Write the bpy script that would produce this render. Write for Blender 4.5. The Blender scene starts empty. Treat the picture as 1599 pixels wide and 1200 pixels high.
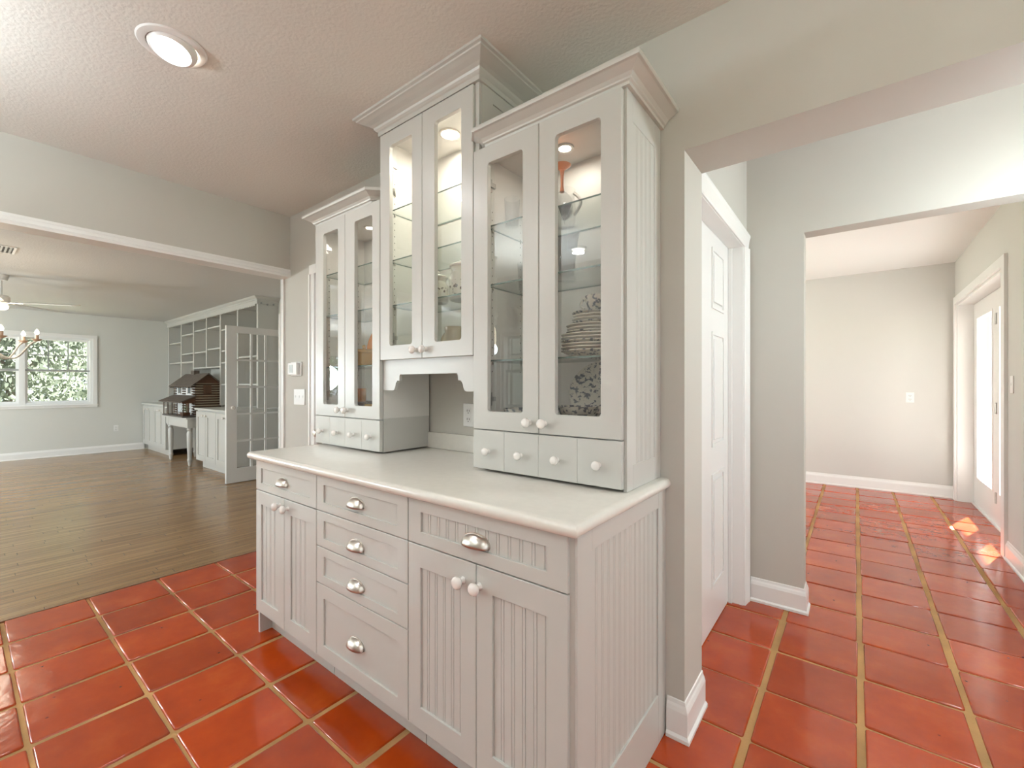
import bpy, bmesh, math, random
from mathutils import Vector, Matrix
random.seed(7)
PI = math.pi
scene = bpy.context.scene
COL = scene.collection

# ---------------------------------------------------------------- camera, world, sun, exposure
F_PX = 686.0; YAW = math.radians(38.0); CAM_H = 1.25
cam_d = bpy.data.cameras.new('camera'); cam = bpy.data.objects.new('camera', cam_d); COL.objects.link(cam)
cam_d.sensor_width = 36.0; cam_d.lens = F_PX / 1599.0 * 36.0; cam_d.shift_y = 0.0005; cam_d.clip_start = 0.03
cam.location = (0, 0, CAM_H); cam.rotation_euler = (PI / 2, 0, YAW)
scene.camera = cam
scene.view_settings.view_transform = 'Standard'; scene.view_settings.look = 'None'
scene.view_settings.gamma = 1.0; scene.view_settings.use_curve_mapping = False
scene.view_settings.exposure = 0.35

world = bpy.data.worlds.new('sky'); scene.world = world; world.use_nodes = True
bgn = world.node_tree.nodes['Background']
bgn.inputs[0].default_value = (0.82, 0.91, 1.0, 1); bgn.inputs[1].default_value = 2.3

sun_d = bpy.data.lights.new('sun', 'SUN'); sun = bpy.data.objects.new('sun', sun_d); COL.objects.link(sun)
sun_d.energy = 60.0; sun_d.angle = math.radians(0.6); sun_d.color = (1.0, 0.985, 0.965)
sun.location = (6, 12, 8); sun.rotation_euler = Vector((-0.467, -1.28, -1.0)).to_track_quat('-Z', 'Y').to_euler()
POWER_CAN = 4.0
POWER_PEND = 1.8
COOL = (0.83, 0.945, 1.0)
POWER_PUCK = 0.6
POWER_UP = 21.0

# ---------------------------------------------------------------- materials
def nt(name):
    m = bpy.data.materials.new(name); m.use_nodes = True
    n = m.node_tree.nodes; return m, n, m.node_tree.links, n['Principled BSDF']
def N(nodes, t, **kw):
    x = nodes.new(t)
    for k, v in kw.items():
        if k in x.inputs: x.inputs[k].default_value = v
        else: setattr(x, k, v)
    return x
def ramp(nodes, stops):
    r = nodes.new('ShaderNodeValToRGB'); e = r.color_ramp.elements
    while len(e) < len(stops): e.new(0.5)
    for i, (p, c) in enumerate(stops): e[i].position = p; e[i].color = (*c, 1)
    return r
def mat(name, c, rough=0.5, metal=0.0, bump=0.0, bscale=60.0, var=0.0, vscale=4.0, coat=0.0, detail=3.0):
    m, n, l, b = nt(name)
    b.inputs['Base Color'].default_value = (*c, 1); b.inputs['Roughness'].default_value = rough
    b.inputs['Metallic'].default_value = metal; b.inputs['Coat Weight'].default_value = coat
    tc = n.new('ShaderNodeTexCoord')
    if var > 0:
        no = N(n, 'ShaderNodeTexNoise', Scale=vscale, Detail=4.0); l.new(tc.outputs['Object'], no.inputs['Vector'])
        r = ramp(n, [(0.3, tuple(x * (1 - var) for x in c)), (0.7, tuple(min(1, x * (1 + var)) for x in c))])
        l.new(no.outputs['Fac'], r.inputs['Fac']); l.new(r.outputs['Color'], b.inputs['Base Color'])
    if bump > 0:
        no = N(n, 'ShaderNodeTexNoise', Scale=bscale, Detail=detail); l.new(tc.outputs['Object'], no.inputs['Vector'])
        bp = N(n, 'ShaderNodeBump', Strength=bump, Distance=0.004); l.new(no.outputs['Fac'], bp.inputs['Height'])
        l.new(bp.outputs['Normal'], b.inputs['Normal'])
    return m
def emit(name, c, s):
    m, n, l, b = nt(name)
    b.inputs['Base Color'].default_value = (*c, 1); b.inputs['Emission Color'].default_value = (*c, 1)
    b.inputs['Emission Strength'].default_value = s
    return m
def pane_mat(name, tint=(1, 1, 1), ior=1.45, rough=0.0):
    m, n, l, b = nt(name); n.remove(b)
    out = n['Material Output']
    tr = N(n, 'ShaderNodeBsdfTransparent'); tr.inputs[0].default_value = (*tint, 1)
    gl = N(n, 'ShaderNodeBsdfGlossy'); gl.inputs['Roughness'].default_value = rough
    # same reflectance on both faces of the sheet
    geo = n.new('ShaderNodeNewGeometry'); io = N(n, 'ShaderNodeMapRange'); io.inputs['To Min'].default_value = ior; io.inputs['To Max'].default_value = 1.0 / ior
    l.new(geo.outputs['Backfacing'], io.inputs['Value'])
    fr = N(n, 'ShaderNodeFresnel', IOR=ior); mx = n.new('ShaderNodeMixShader'); l.new(io.outputs[0], fr.inputs['IOR'])
    l.new(fr.outputs[0], mx.inputs[0]); l.new(tr.outputs[0], mx.inputs[1]); l.new(gl.outputs[0], mx.inputs[2])
    l.new(mx.outputs[0], out.inputs['Surface'])
    return m

M = {}
M['white'] = mat('white_paint', (0.55, 0.54, 0.505), 0.32, bump=0.02, bscale=30)
M['trim'] = mat('trim_paint', (0.83, 0.82, 0.80), 0.3)
M['inside'] = mat('cabinet_interior', (0.72, 0.70, 0.66), 0.45)
M['counter'] = mat('solid_counter', (0.72, 0.685, 0.625), 0.22, var=0.02, vscale=40)
M['wall'] = mat('wall_paint', (0.54, 0.518, 0.468), 0.65, bump=0.04, bscale=180)
M['wall_sun'] = mat('sunroom_paint', (0.62, 0.605, 0.57), 0.65, bump=0.04, bscale=180)
M['wall_living'] = mat('living_paint', (0.66, 0.66, 0.62), 0.65, bump=0.04, bscale=180)
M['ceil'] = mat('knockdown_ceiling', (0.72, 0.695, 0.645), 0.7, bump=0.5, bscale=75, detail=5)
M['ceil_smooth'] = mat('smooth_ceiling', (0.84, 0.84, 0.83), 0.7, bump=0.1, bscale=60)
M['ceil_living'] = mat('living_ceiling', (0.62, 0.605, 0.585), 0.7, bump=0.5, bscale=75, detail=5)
M['nickel'] = mat('brushed_nickel', (0.62, 0.58, 0.53), 0.28, 1.0)
M['steel'] = mat('hinge_steel', (0.5, 0.49, 0.47), 0.35, 1.0)
M['ceramic'] = mat('white_ceramic_knob', (0.84, 0.80, 0.76), 0.12)
M['dark'] = mat('dark_hole', (0.03, 0.03, 0.03), 0.6)
M['plastic'] = mat('white_plastic', (0.80, 0.79, 0.77), 0.35)
M['screen'] = mat('grey_screen', (0.42, 0.44, 0.42), 0.25)
M['grout'] = mat('tan_grout', (0.47, 0.265, 0.10), 0.75, bump=0.5, bscale=120, var=0.3, vscale=3)
M['pane'] = pane_mat('clear_pane')
M['doorpane'] = pane_mat('cabinet_door_pane', (1, 1, 1), 1.68)
M['shelfglass'] = pane_mat('shelf_glass', (0.95, 0.985, 0.965))
M['clearglass'] = pane_mat('clear_glassware', (0.975, 0.98, 0.978), 1.35)
M['edge'] = mat('glass_edge', (0.10, 0.16, 0.135), 0.15)
M['can'] = emit('lamp_lens', (1.0, 0.95, 0.86), 9.0)
M['bulb'] = emit('candle_bulb', (1.0, 0.86, 0.62), 14.0)
M['shade'] = emit('glowing_shade', (1.0, 0.88, 0.66), 3.0)

# terracotta: each tile shifts a little in hue
def tile_material():
    m, n, l, b = nt('saltillo_tile')
    tc = n.new('ShaderNodeTexCoord'); oi = n.new('ShaderNodeObjectInfo')
    geo = n.new('ShaderNodeNewGeometry')
    no = N(n, 'ShaderNodeTexNoise', Scale=5.0, Detail=6.0, Roughness=0.6); l.new(geo.outputs['Position'], no.inputs['Vector'])
    r = ramp(n, [(0.25, (0.32, 0.032, 0.0015)), (0.55, (0.41, 0.047, 0.002)), (0.8, (0.49, 0.078, 0.007))])
    l.new(no.outputs['Fac'], r.inputs['Fac'])
    hs = N(n, 'ShaderNodeHueSaturation'); l.new(r.outputs['Color'], hs.inputs['Color'])
    mp = N(n, 'ShaderNodeMapRange'); mp.inputs['To Min'].default_value = 0.86; mp.inputs['To Max'].default_value = 1.16
    l.new(oi.outputs['Random'], mp.inputs['Value']); l.new(mp.outputs[0], hs.inputs['Value'])
    # small pits
    vo = N(n, 'ShaderNodeTexVoronoi', Scale=9.0); l.new(geo.outputs['Position'], vo.inputs['Vector'])
    pr = ramp(n, [(0.035, (0.35, 0.3, 0.3)), (0.06, (1, 1, 1))]); l.new(vo.outputs['Distance'], pr.inputs['Fac'])
    mu = N(n, 'ShaderNodeMix', data_type='RGBA', blend_type='MULTIPLY'); mu.inputs[0].default_value = 1.0
    l.new(hs.outputs['Color'], mu.inputs[6]); l.new(pr.outputs['Color'], mu.inputs[7])
    l.new(mu.outputs[2], b.inputs['Base Color'])
    n2 = N(n, 'ShaderNodeTexNoise', Scale=9.0, Detail=3.0); l.new(geo.outputs['Position'], n2.inputs['Vector'])
    n3 = N(n, 'ShaderNodeTexNoise', Scale=45.0, Detail=2.0); l.new(geo.outputs['Position'], n3.inputs['Vector'])
    b1 = N(n, 'ShaderNodeBump', Strength=0.11, Distance=0.02); l.new(n2.outputs['Fac'], b1.inputs['Height'])
    b2 = N(n, 'ShaderNodeBump', Strength=0.06, Distance=0.004); l.new(n3.outputs['Fac'], b2.inputs['Height'])
    l.new(b1.outputs['Normal'], b2.inputs['Normal']); l.new(b2.outputs['Normal'], b.inputs['Normal'])
    rr = N(n, 'ShaderNodeMapRange'); rr.inputs['To Min'].default_value = 0.07; rr.inputs['To Max'].default_value = 0.20
    l.new(no.outputs['Fac'], rr.inputs['Value']); l.new(rr.outputs[0], b.inputs['Roughness'])
    b.inputs['IOR'].default_value = 1.67
    return m
M['tile'] = tile_material()

def wood_floor_material():
    m, n, l, b = nt('oak_strip_floor')
    tc = n.new('ShaderNodeTexCoord'); sx = n.new('ShaderNodeSeparateXYZ'); l.new(tc.outputs['Object'], sx.inputs[0])
    rw = N(n, 'ShaderNodeMath', operation='DIVIDE'); rw.inputs[1].default_value = 0.057; l.new(sx.outputs['X'], rw.inputs[0])
    fl = N(n, 'ShaderNodeMath', operation='FLOOR'); l.new(rw.outputs[0], fl.inputs[0])
    wn = N(n, 'ShaderNodeTexWhiteNoise', noise_dimensions='1D'); l.new(fl.outputs[0], wn.inputs['W'])
    ad = N(n, 'ShaderNodeMath', operation='MULTIPLY_ADD'); ad.inputs[1].default_value = 5.0; l.new(wn.outputs['Value'], ad.inputs[0]); l.new(sx.outputs['Y'], ad.inputs[2])
    cb = n.new('ShaderNodeCombineXYZ'); l.new(ad.outputs[0], cb.inputs['X']); l.new(sx.outputs['X'], cb.inputs['Y'])
    br = N(n, 'ShaderNodeTexBrick', Scale=1.0); l.new(cb.outputs[0], br.inputs['Vector']); br.offset = 0.0
    br.inputs['Brick Width'].default_value = 0.9; br.inputs['Row Height'].default_value = 0.057
    br.inputs['Mortar Size'].default_value = 0.0012; br.inputs['Bias'].default_value = 0.0
    br.inputs['Color1'].default_value = (0.29, 0.165, 0.075, 1); br.inputs['Color2'].default_value = (0.36, 0.215, 0.10, 1)
    br.inputs['Mortar'].default_value = (0.12, 0.062, 0.025, 1)
    mp = n.new('ShaderNodeMapping'); mp.inputs['Scale'].default_value = (38, 1.6, 1); l.new(tc.outputs['Object'], mp.inputs[0])
    no = N(n, 'ShaderNodeTexNoise', Scale=1.0, Detail=5.0); l.new(mp.outputs[0], no.inputs['Vector'])
    rp = ramp(n, [(0.3, (0.72, 0.70, 0.66)), (0.7, (1.15, 1.12, 1.1))]); l.new(no.outputs['Fac'], rp.inputs['Fac'])
    mu = N(n, 'ShaderNodeMix', data_type='RGBA', blend_type='MULTIPLY'); mu.inputs[0].default_value = 1.0
    l.new(br.outputs['Color'], mu.inputs[6]); l.new(rp.outputs['Color'], mu.inputs[7]); l.new(mu.outputs[2], b.inputs['Base Color'])
    bp = N(n, 'ShaderNodeBump', Strength=0.25, Distance=0.003); l.new(no.outputs['Fac'], bp.inputs['Height']); l.new(bp.outputs['Normal'], b.inputs['Normal'])
    b.inputs['Roughness'].default_value = 0.22
    return m
M['oak'] = wood_floor_material()

def pattern_mat(name, base, ink, scale, lo, hi, rough=0.15, zlo=None, zhi=None):
    """glazed ceramic with printed motif; optional band limits in object z"""
    m, n, l, b = nt(name)
    tc = n.new('ShaderNodeTexCoord')
    no = N(n, 'ShaderNodeTexNoise', Scale=scale, Detail=2.0); l.new(tc.outputs['Object'], no.inputs['Vector'])
    r = ramp(n, [(lo, (0, 0, 0)), (hi, (1, 1, 1))]); l.new(no.outputs['Fac'], r.inputs['Fac'])
    fac = r.outputs['Color']
    if zlo is not None:
        sx = n.new('ShaderNodeSeparateXYZ'); l.new(tc.outputs['Object'], sx.inputs[0])
        a = N(n, 'ShaderNodeMath', operation='GREATER_THAN'); a.inputs[1].default_value = zlo; l.new(sx.outputs['Z'], a.inputs[0])
        c = N(n, 'ShaderNodeMath', operation='LESS_THAN'); c.inputs[1].default_value = zhi; l.new(sx.outputs['Z'], c.inputs[0])
        d = N(n, 'ShaderNodeMath', operation='MULTIPLY'); l.new(a.outputs[0], d.inputs[0]); l.new(c.outputs[0], d.inputs[1])
        e = N(n, 'ShaderNodeMath', operation='MULTIPLY'); l.new(d.outputs[0], e.inputs[0]); l.new(fac, e.inputs[1]); fac = e.outputs[0]
    mx = N(n, 'ShaderNodeMix', data_type='RGBA'); l.new(fac, mx.inputs[0])
    mx.inputs[6].default_value = (*base, 1); mx.inputs[7].default_value = (*ink, 1)
    l.new(mx.outputs[2], b.inputs['Base Color']); b.inputs['Roughness'].default_value = rough
    return m
M['china'] = pattern_mat('blue_floral_china', (0.62, 0.59, 0.51), (0.11, 0.12, 0.15), 62, 0.53, 0.60)
M['china_rim'] = mat('china_plate', (0.66, 0.63, 0.55), 0.15)
M['canister'] = pattern_mat('village_canister', (0.80, 0.76, 0.66), (0.12, 0.075, 0.05), 55, 0.55, 0.60, zlo=0.012, zhi=0.085)
M['yellow'] = mat('mustard_ceramic', (0.60, 0.31, 0.05), 0.12)
M['orange'] = mat('orange_ceramic', (0.60, 0.20, 0.03), 0.14)
M['brown'] = mat('brown_ceramic', (0.16, 0.075, 0.04), 0.2)
M['tan_pot'] = pattern_mat('tan_stoneware', (0.42, 0.33, 0.20), (0.09, 0.06, 0.03), 30, 0.56, 0.62)
M['peach'] = pane_mat('peach_glass', (1.0, 0.52, 0.34), 1.6)
M['log'] = mat('dark_log', (0.075, 0.038, 0.018), 0.6, var=0.3, vscale=20)
M['chink'] = mat('cream_chinking', (0.50, 0.43, 0.31), 0.8)
M['chink_white'] = mat('white_chinking', (0.70, 0.72, 0.72), 0.8)
M['roof'] = mat('grey_shake_roof', (0.115, 0.09, 0.072), 0.8, bump=0.5, bscale=60, var=0.25, vscale=25)
M['roofwood'] = mat('brown_gable', (0.10, 0.042, 0.018), 0.6)
M['deck'] = mat('grey_deck', (0.10, 0.085, 0.075), 0.7)
M['winblue'] = mat('small_window_glass', (0.12, 0.17, 0.19), 0.1)
M['plant'] = mat('green_leaf', (0.10, 0.15, 0.07), 0.6)
M['copper'] = mat('pale_copper', (0.62, 0.44, 0.33), 0.4)
M['antique'] = mat('antique_white_metal', (0.60, 0.56, 0.50), 0.4)
M['fanwhite'] = mat('fan_white', (0.74, 0.72, 0.69), 0.35)
M['frame'] = mat('window_vinyl', (0.80, 0.80, 0.79), 0.35)
M['muntin'] = mat('grey_muntin', (0.32, 0.33, 0.32), 0.4)
M['bark'] = mat('bark', (0.16, 0.13, 0.10), 0.9, bump=0.6, bscale=20)
M['ground'] = mat('lawn', (0.17, 0.19, 0.11), 0.9, var=0.3, vscale=1.5)
M['patio'] = mat('grey_bounce_slab', (0.26, 0.26, 0.25), 0.8)
M['stucco'] = mat('white_stucco', (0.75, 0.74, 0.72), 0.8)
def leaf_mat(name, c):
    m, n, l, b = nt(name)
    b.inputs['Base Color'].default_value = (*c, 1); b.inputs['Roughness'].default_value = 0.7
    b.inputs['Transmission Weight'].default_value = 0.0
    out = n['Material Output']; tl = n.new('ShaderNodeBsdfTranslucent'); tl.inputs[0].default_value = (*c, 1)
    mx = n.new('ShaderNodeMixShader'); mx.inputs[0].default_value = 0.5
    l.new(b.outputs[0], mx.inputs[1]); l.new(tl.outputs[0], mx.inputs[2]); l.new(mx.outputs[0], out.inputs['Surface'])
    return m
M['leaf1'] = leaf_mat('leaf_green', (0.09, 0.135, 0.065)); M['leaf2'] = leaf_mat('leaf_moss', (0.15, 0.175, 0.13)); M['leaf3'] = leaf_mat('leaf_dark', (0.04, 0.07, 0.048))

# ---------------------------------------------------------------- helpers
def tag(o, label, cat, group=None, kind=None):
    o['label'] = label
    if cat: o['category'] = cat
    if group: o['group'] = group
    if kind: o['kind'] = kind
    return o
def link(name, me, parent=None, loc=(0, 0, 0), rot=(0, 0, 0), scale=(1, 1, 1)):
    o = bpy.data.objects.new(name, me); COL.objects.link(o)
    o.parent = parent; o.location = loc; o.rotation_euler = rot; o.scale = scale
    return o
def obj(name, bm, m, parent=None, loc=(0, 0, 0), rot=(0, 0, 0), smooth=False, angle=35):
    me = bpy.data.meshes.new(name)
    bmesh.ops.recalc_face_normals(bm, faces=bm.faces)
    if smooth:
        for f in bm.faces: f.smooth = True
        for e in bm.edges:
            if len(e.link_faces) == 2 and e.calc_face_angle(0) > math.radians(angle): e.smooth = False
    bm.to_mesh(me); bm.free()
    for k in (m if isinstance(m, (list, tuple)) else [m]): me.materials.append(M[k] if isinstance(k, str) else k)
    return link(name, me, parent, loc, rot)
def empty(name, loc=(0, 0, 0), rz=0.0):
    o = bpy.data.objects.new(name, None); COL.objects.link(o); o.location = loc; o.rotation_euler = (0, 0, rz); o.empty_display_size = 0.1
    return o
def thing(name, label, cat, loc=(0, 0, 0), rz=0.0, group=None):
    return tag(empty(name, loc, rz), label, cat, group)
def struct(o, label=None):
    o['kind'] = 'structure'
    if label: o['label'] = label
    return o
def box(bm, x0, x1, y0, y1, z0, z1, mi=0):
    vs = [bm.verts.new(p) for p in ((x0, y0, z0), (x1, y0, z0), (x1, y1, z0), (x0, y1, z0), (x0, y0, z1), (x1, y0, z1), (x1, y1, z1), (x0, y1, z1))]
    fs = []
    for q in ((0, 3, 2, 1), (4, 5, 6, 7), (0, 1, 5, 4), (1, 2, 6, 5), (2, 3, 7, 6), (3, 0, 4, 7)):
        f = bm.faces.new([vs[i] for i in q]); f.material_index = mi; fs.append(f)
    return fs
def bx(*a, bevel=0.0, seg=2):
    bm = bmesh.new(); box(bm, *a)
    if bevel > 0: bmesh.ops.bevel(bm, geom=bm.edges[:], offset=bevel, segments=seg, affect='EDGES', profile=0.5)
    return bm
def boxes(lst, bevel=0.0):
    bm = bmesh.new()
    for a in lst: box(bm, *a)
    if bevel > 0: bmesh.ops.bevel(bm, geom=bm.edges[:], offset=bevel, segments=1, affect='EDGES')
    return bm
def lathe(prof, seg=20, bm=None, axis='Z', loc=(0, 0, 0)):
    """prof: (r, h) list; revolved about axis through loc"""
    bm = bm or bmesh.new(); rings = []
    def pt(r, h, a):
        u, v = r * math.cos(a), r * math.sin(a)
        p = {'Z': (u, v, h), 'Y': (u, h, v), 'X': (h, u, v)}[axis]
        return (p[0] + loc[0], p[1] + loc[1], p[2] + loc[2])
    for r, h in prof:
        if r < 1e-6: rings.append([bm.verts.new(pt(0, h, 0))])
        else: rings.append([bm.verts.new(pt(r, h, 2 * PI * i / seg)) for i in range(seg)])
    for A, B in zip(rings, rings[1:]):
        for i in range(seg):
            j = (i + 1) % seg
            if len(A) == 1 and len(B) == 1: continue
            if len(A) == 1: bm.faces.new((A[0], B[i], B[j]))
            elif len(B) == 1: bm.faces.new((A[i], A[j], B[0]))
            else: bm.faces.new((A[i], A[j], B[j], B[i]))
    return bm
def tube(pts, r, seg=8, bm=None, cap=True):
    bm = bm or bmesh.new(); pts = [Vector(p) for p in pts]; rings = []
    up = None
    for i, p in enumerate(pts):
        t = (pts[min(i + 1, len(pts) - 1)] - pts[max(i - 1, 0)]).normalized()
        if up is None: up = t.orthogonal().normalized()
        up = (up - t * up.dot(t)).normalized(); w = t.cross(up)
        rr = r[i] if isinstance(r, (list, tuple)) else r
        rings.append([bm.verts.new(p + (up * math.cos(2 * PI * k / seg) + w * math.sin(2 * PI * k / seg)) * rr) for k in range(seg)])
    for A, B in zip(rings, rings[1:]):
        for k in range(seg): bm.faces.new((A[k], A[(k + 1) % seg], B[(k + 1) % seg], B[k]))
    if cap: bm.faces.new(rings[0][::-1]); bm.faces.new(rings[-1])
    return bm
def sweep(path, prof, closed_prof=True, bm=None):
    """prof (out, z) swept along plan polyline; out is to the RIGHT of travel; mitred corners"""
    bm = bm or bmesh.new(); P = [Vector((p[0], p[1])) for p in path]; rings = []
    for i, p in enumerate(P):
        d0 = (P[i] - P[i - 1]).normalized() if i > 0 else None
        d1 = (P[i + 1] - P[i]).normalized() if i < len(P) - 1 else None
        if d0 is None: d0 = d1
        if d1 is None: d1 = d0
        n0 = Vector((d0.y, -d0.x)); n1 = Vector((d1.y, -d1.x)); b = n0 + n1
        b = b / b.dot(n0) if b.length > 1e-6 else n0
        rings.append([bm.verts.new((p.x + b.x * o, p.y + b.y * o, z)) for o, z in prof])
    k = len(prof)
    for A, B in zip(rings, rings[1:]):
        for j in range(k if closed_prof else k - 1): bm.faces.new((A[j], A[(j + 1) % k], B[(j + 1) % k], B[j]))
    bm.faces.new(rings[0]); bm.faces.new(rings[-1][::-1])
    return bm
def prism(poly, a0, a1, plane='XZ'):
    """extrude polygon drawn in plane XZ (along y), YZ (along x) or XY (along z)"""
    bm = bmesh.new()
    def pt(p, a): return {'XZ': (p[0], a, p[1]), 'YZ': (a, p[0], p[1]), 'XY': (p[0], p[1], a)}[plane]
    A = [bm.verts.new(pt(p, a0)) for p in poly]; B = [bm.verts.new(pt(p, a1)) for p in poly]
    bm.faces.new(A); bm.faces.new(B[::-1])
    for i in range(len(poly)):
        j = (i + 1) % len(poly); bm.faces.new((A[i], B[i], B[j], A[j]))
    return bm
def wall_cells(axis, p0, p1, a0, a1, z0, z1, holes):
    """wall slab with rectangular holes; axis 'x': runs along x (thickness p0..p1 in y)"""
    As = sorted({a0, a1, *[h[0] for h in holes], *[h[1] for h in holes]}); Zs = sorted({z0, z1, *[h[2] for h in holes], *[h[3] for h in holes]})
    As = [a for a in As if a0 <= a <= a1]; Zs = [z for z in Zs if z0 <= z <= z1]
    bm = bmesh.new(); V = {}
    def v(i, j, s):
        if (i, j, s) not in V:
            a, z, p = As[i], Zs[j], (p0, p1)[s]; V[(i, j, s)] = bm.verts.new((a, p, z) if axis == 'x' else (p, a, z))
        return V[(i, j, s)]
    solid = {}
    for i in range(len(As) - 1):
        for j in range(len(Zs) - 1):
            ca, cz = (As[i] + As[i + 1]) / 2, (Zs[j] + Zs[j + 1]) / 2
            solid[(i, j)] = not any(h[0] < ca < h[1] and h[2] < cz < h[3] for h in holes)
    for (i, j), s in solid.items():
        if not s: continue
        for k in (0, 1): bm.faces.new((v(i, j, k), v(i + 1, j, k), v(i + 1, j + 1, k), v(i, j + 1, k)))
        if not solid.get((i - 1, j)): bm.faces.new((v(i, j, 0), v(i, j + 1, 0), v(i, j + 1, 1), v(i, j, 1)))
        if not solid.get((i + 1, j)): bm.faces.new((v(i + 1, j, 0), v(i + 1, j + 1, 0), v(i + 1, j + 1, 1), v(i + 1, j, 1)))
        if not solid.get((i, j - 1)): bm.faces.new((v(i, j, 0), v(i + 1, j, 0), v(i + 1, j, 1), v(i, j, 1)))
        if not solid.get((i, j + 1)): bm.faces.new((v(i, j + 1, 0), v(i + 1, j + 1, 0), v(i + 1, j + 1, 1), v(i, j + 1, 1)))
    return bm
def ring_frame(x0, x1, z0, z1, gx0, gx1, gz0, gz1, y0, y1, r=0.012, n=4, bevel=0.0):
    """flat frame in xz with rounded rectangular opening, thickness y0..y1"""
    bm = bmesh.new(); outer = [(x0, z0), (x1, z0), (x1, z1), (x0, z1)]
    cs = [(gx0 + r, gz0 + r, PI), (gx1 - r, gz0 + r, 1.5 * PI), (gx1 - r, gz1 - r, 0), (gx0 + r, gz1 - r, 0.5 * PI)]
    inner = [[(cx + r * math.cos(a + PI / 2 * k / n), cz + r * math.sin(a + PI / 2 * k / n)) for k in range(n + 1)] for cx, cz, a in cs]
    L = []
    for y in (y0, y1):
        L.append(([bm.verts.new((p[0], y, p[1])) for p in outer], [[bm.verts.new((p[0], y, p[1])) for p in c] for c in inner]))
    for O, I in L:
        for c in range(4):
            for k in range(n): bm.faces.new((O[c], I[c][k], I[c][k + 1]))
            d = (c + 1) % 4; bm.faces.new((O[c], I[c][n], I[d][0], O[d]))
    (O0, I0), (O1, I1) = L
    for c in range(4): bm.faces.new((O0[c], O0[(c + 1) % 4], O1[(c + 1) % 4], O1[c]))
    f0 = [v for c in I0 for v in c]; f1 = [v for c in I1 for v in c]
    for k in range(len(f0)):
        j = (k + 1) % len(f0); bm.faces.new((f0[k], f0[j], f1[j], f1[k]))
    return bm
def project(x, y, z=0.0):
    d = -math.sin(YAW) * x + math.cos(YAW) * y; l = math.cos(YAW) * x + math.sin(YAW) * y
    if d < 0.2: return None
    return 799.5 + F_PX * l / d, 600.8 - F_PX * (z - CAM_H) / d

# ================================================================= SETTING
Y_W = 1.590          # kitchen cabinet wall
Z_C = 2.520          # kitchen ceiling
X_H0, X_H1 = -3.495, -3.375   # header wall between kitchen and living room
X_T = -3.540         # tile / oak boundary
X_FAR = -10.90; Y_L = 2.98    # living room far wall and shelf wall
Z_L = 2.505; Z_S = 2.590

# ---- floors
floor = struct(obj('floor', boxes([(X_T, 2.6, -1.6, 1.81, -0.10, -0.007), (-0.62, 1.3, 1.81, 2.99, -0.10, -0.007), (-2.6, 1.12, 2.99, 6.9, -0.10, -0.007)]), 'grout'), 'tan grouted floor of square terracotta tiles')
XS = [X_T + 0.0] + [-0.302 - 0.325 * k for k in range(9, -1, -1)] + [0.018 + 0.325 * k for k in range(0, 8)]
YS = [0.167 + 0.327 * k for k in range(-6, 4)] + [1.44, 1.729, 2.06, 2.392, 2.72, 3.02, 3.345] + [3.345 + 0.33 * k for k in range(1, 12)]
GX, GY = 0.024, 0.013
def tile_mesh():
    bm = bmesh.new(); box(bm, -0.5, 0.5, -0.5, 0.5, -0.014, 0.0)
    s = 0.32
    for v in bm.verts: v.co.x *= s; v.co.y *= s
    es = [e for e in bm.edges if e.verts[0].co.z > -0.001 and e.verts[1].co.z > -0.001]
    ve = [e for e in bm.edges if abs(e.verts[0].co.z - e.verts[1].co.z) > 0.01]
    bmesh.ops.bevel(bm, geom=ve, offset=0.010, segments=2, affect='EDGES', profile=0.5)
    es = [e for e in bm.edges if e.verts[0].co.z > -0.001 and e.verts[1].co.z > -0.001]
    bmesh.ops.bevel(bm, geom=es, offset=0.006, segments=2, affect='EDGES', profile=0.5)
    bmesh.ops.recalc_face_normals(bm, faces=bm.faces)
    for f in bm.faces: f.smooth = f.normal.z < 0.999
    me = bpy.data.meshes.new('tile'); bm.to_mesh(me); bm.free(); me.materials.append(M['tile']); return me
TM = tile_mesh()
rooms = [(X_T, 2.6, -1.6, 1.59), (-0.473, 1.2, 1.5, 2.0), (-0.58, 1.2, 1.81, 2.87), (-0.22, 0.8, 2.8, 3.1), (-2.5, 1.0, 2.99, 6.77)]
rest = bmesh.new(); rng = random.Random(3); ntile = 0
for i in range(len(XS) - 1):
    for j in range(len(YS) - 1):
        x0, x1, y0, y1 = XS[i], XS[i + 1], YS[j], YS[j + 1]
        x0 += 0.002 if i == 0 else GX / 2; x1 -= GX / 2; y0 += GY / 2; y1 -= GY / 2
        cx, cy = (x0 + x1) / 2, (y0 + y1) / 2
        if y0 < -1.6 or x1 > 2.6: continue
        if not any(max(x0, r[0]) + 0.01 < min(x1, r[1]) and max(y0, r[2]) + 0.01 < min(y1, r[3]) for r in rooms): continue
        if cx < -0.56 and 1.70 < cy < 2.9: continue
        if x0 < -2.6: 
            if cy > 2.0: continue
        x1 = min(x1, 1.0) if cy > 3 else x1
        if x1 - x0 < 0.04: continue
        cx = (x0 + x1) / 2
        vis = False
        for px, py in ((x0, y0), (x1, y0), (x0, y1), (x1, y1), (cx, cy)):
            p = project(px, py)
            if p and -10 < p[0] < 1610 and -10 < p[1] < 1210: vis = True
        jit = lambda a: rng.uniform(-a, a)
        if vis:
            t = link('tile', TM, floor, (cx + jit(.003), cy + jit(.003), jit(.0012)), (jit(.0035), jit(.0035), jit(.006)), ((x1 - x0) / 0.32, (y1 - y0) / 0.32, 1))
            ntile += 1
        else: box(rest, x0, x1, y0, y1, -0.014, 0.0)
ro = obj('tile_field', rest, 'tile', floor); ro['kind'] = 'stuff'
floor_l = struct(obj('floor_living', boxes([(X_FAR, X_T, -4.5, 2.98, -0.10, -0.001)]), 'oak'), 'oak strip floor of the living room')
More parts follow.
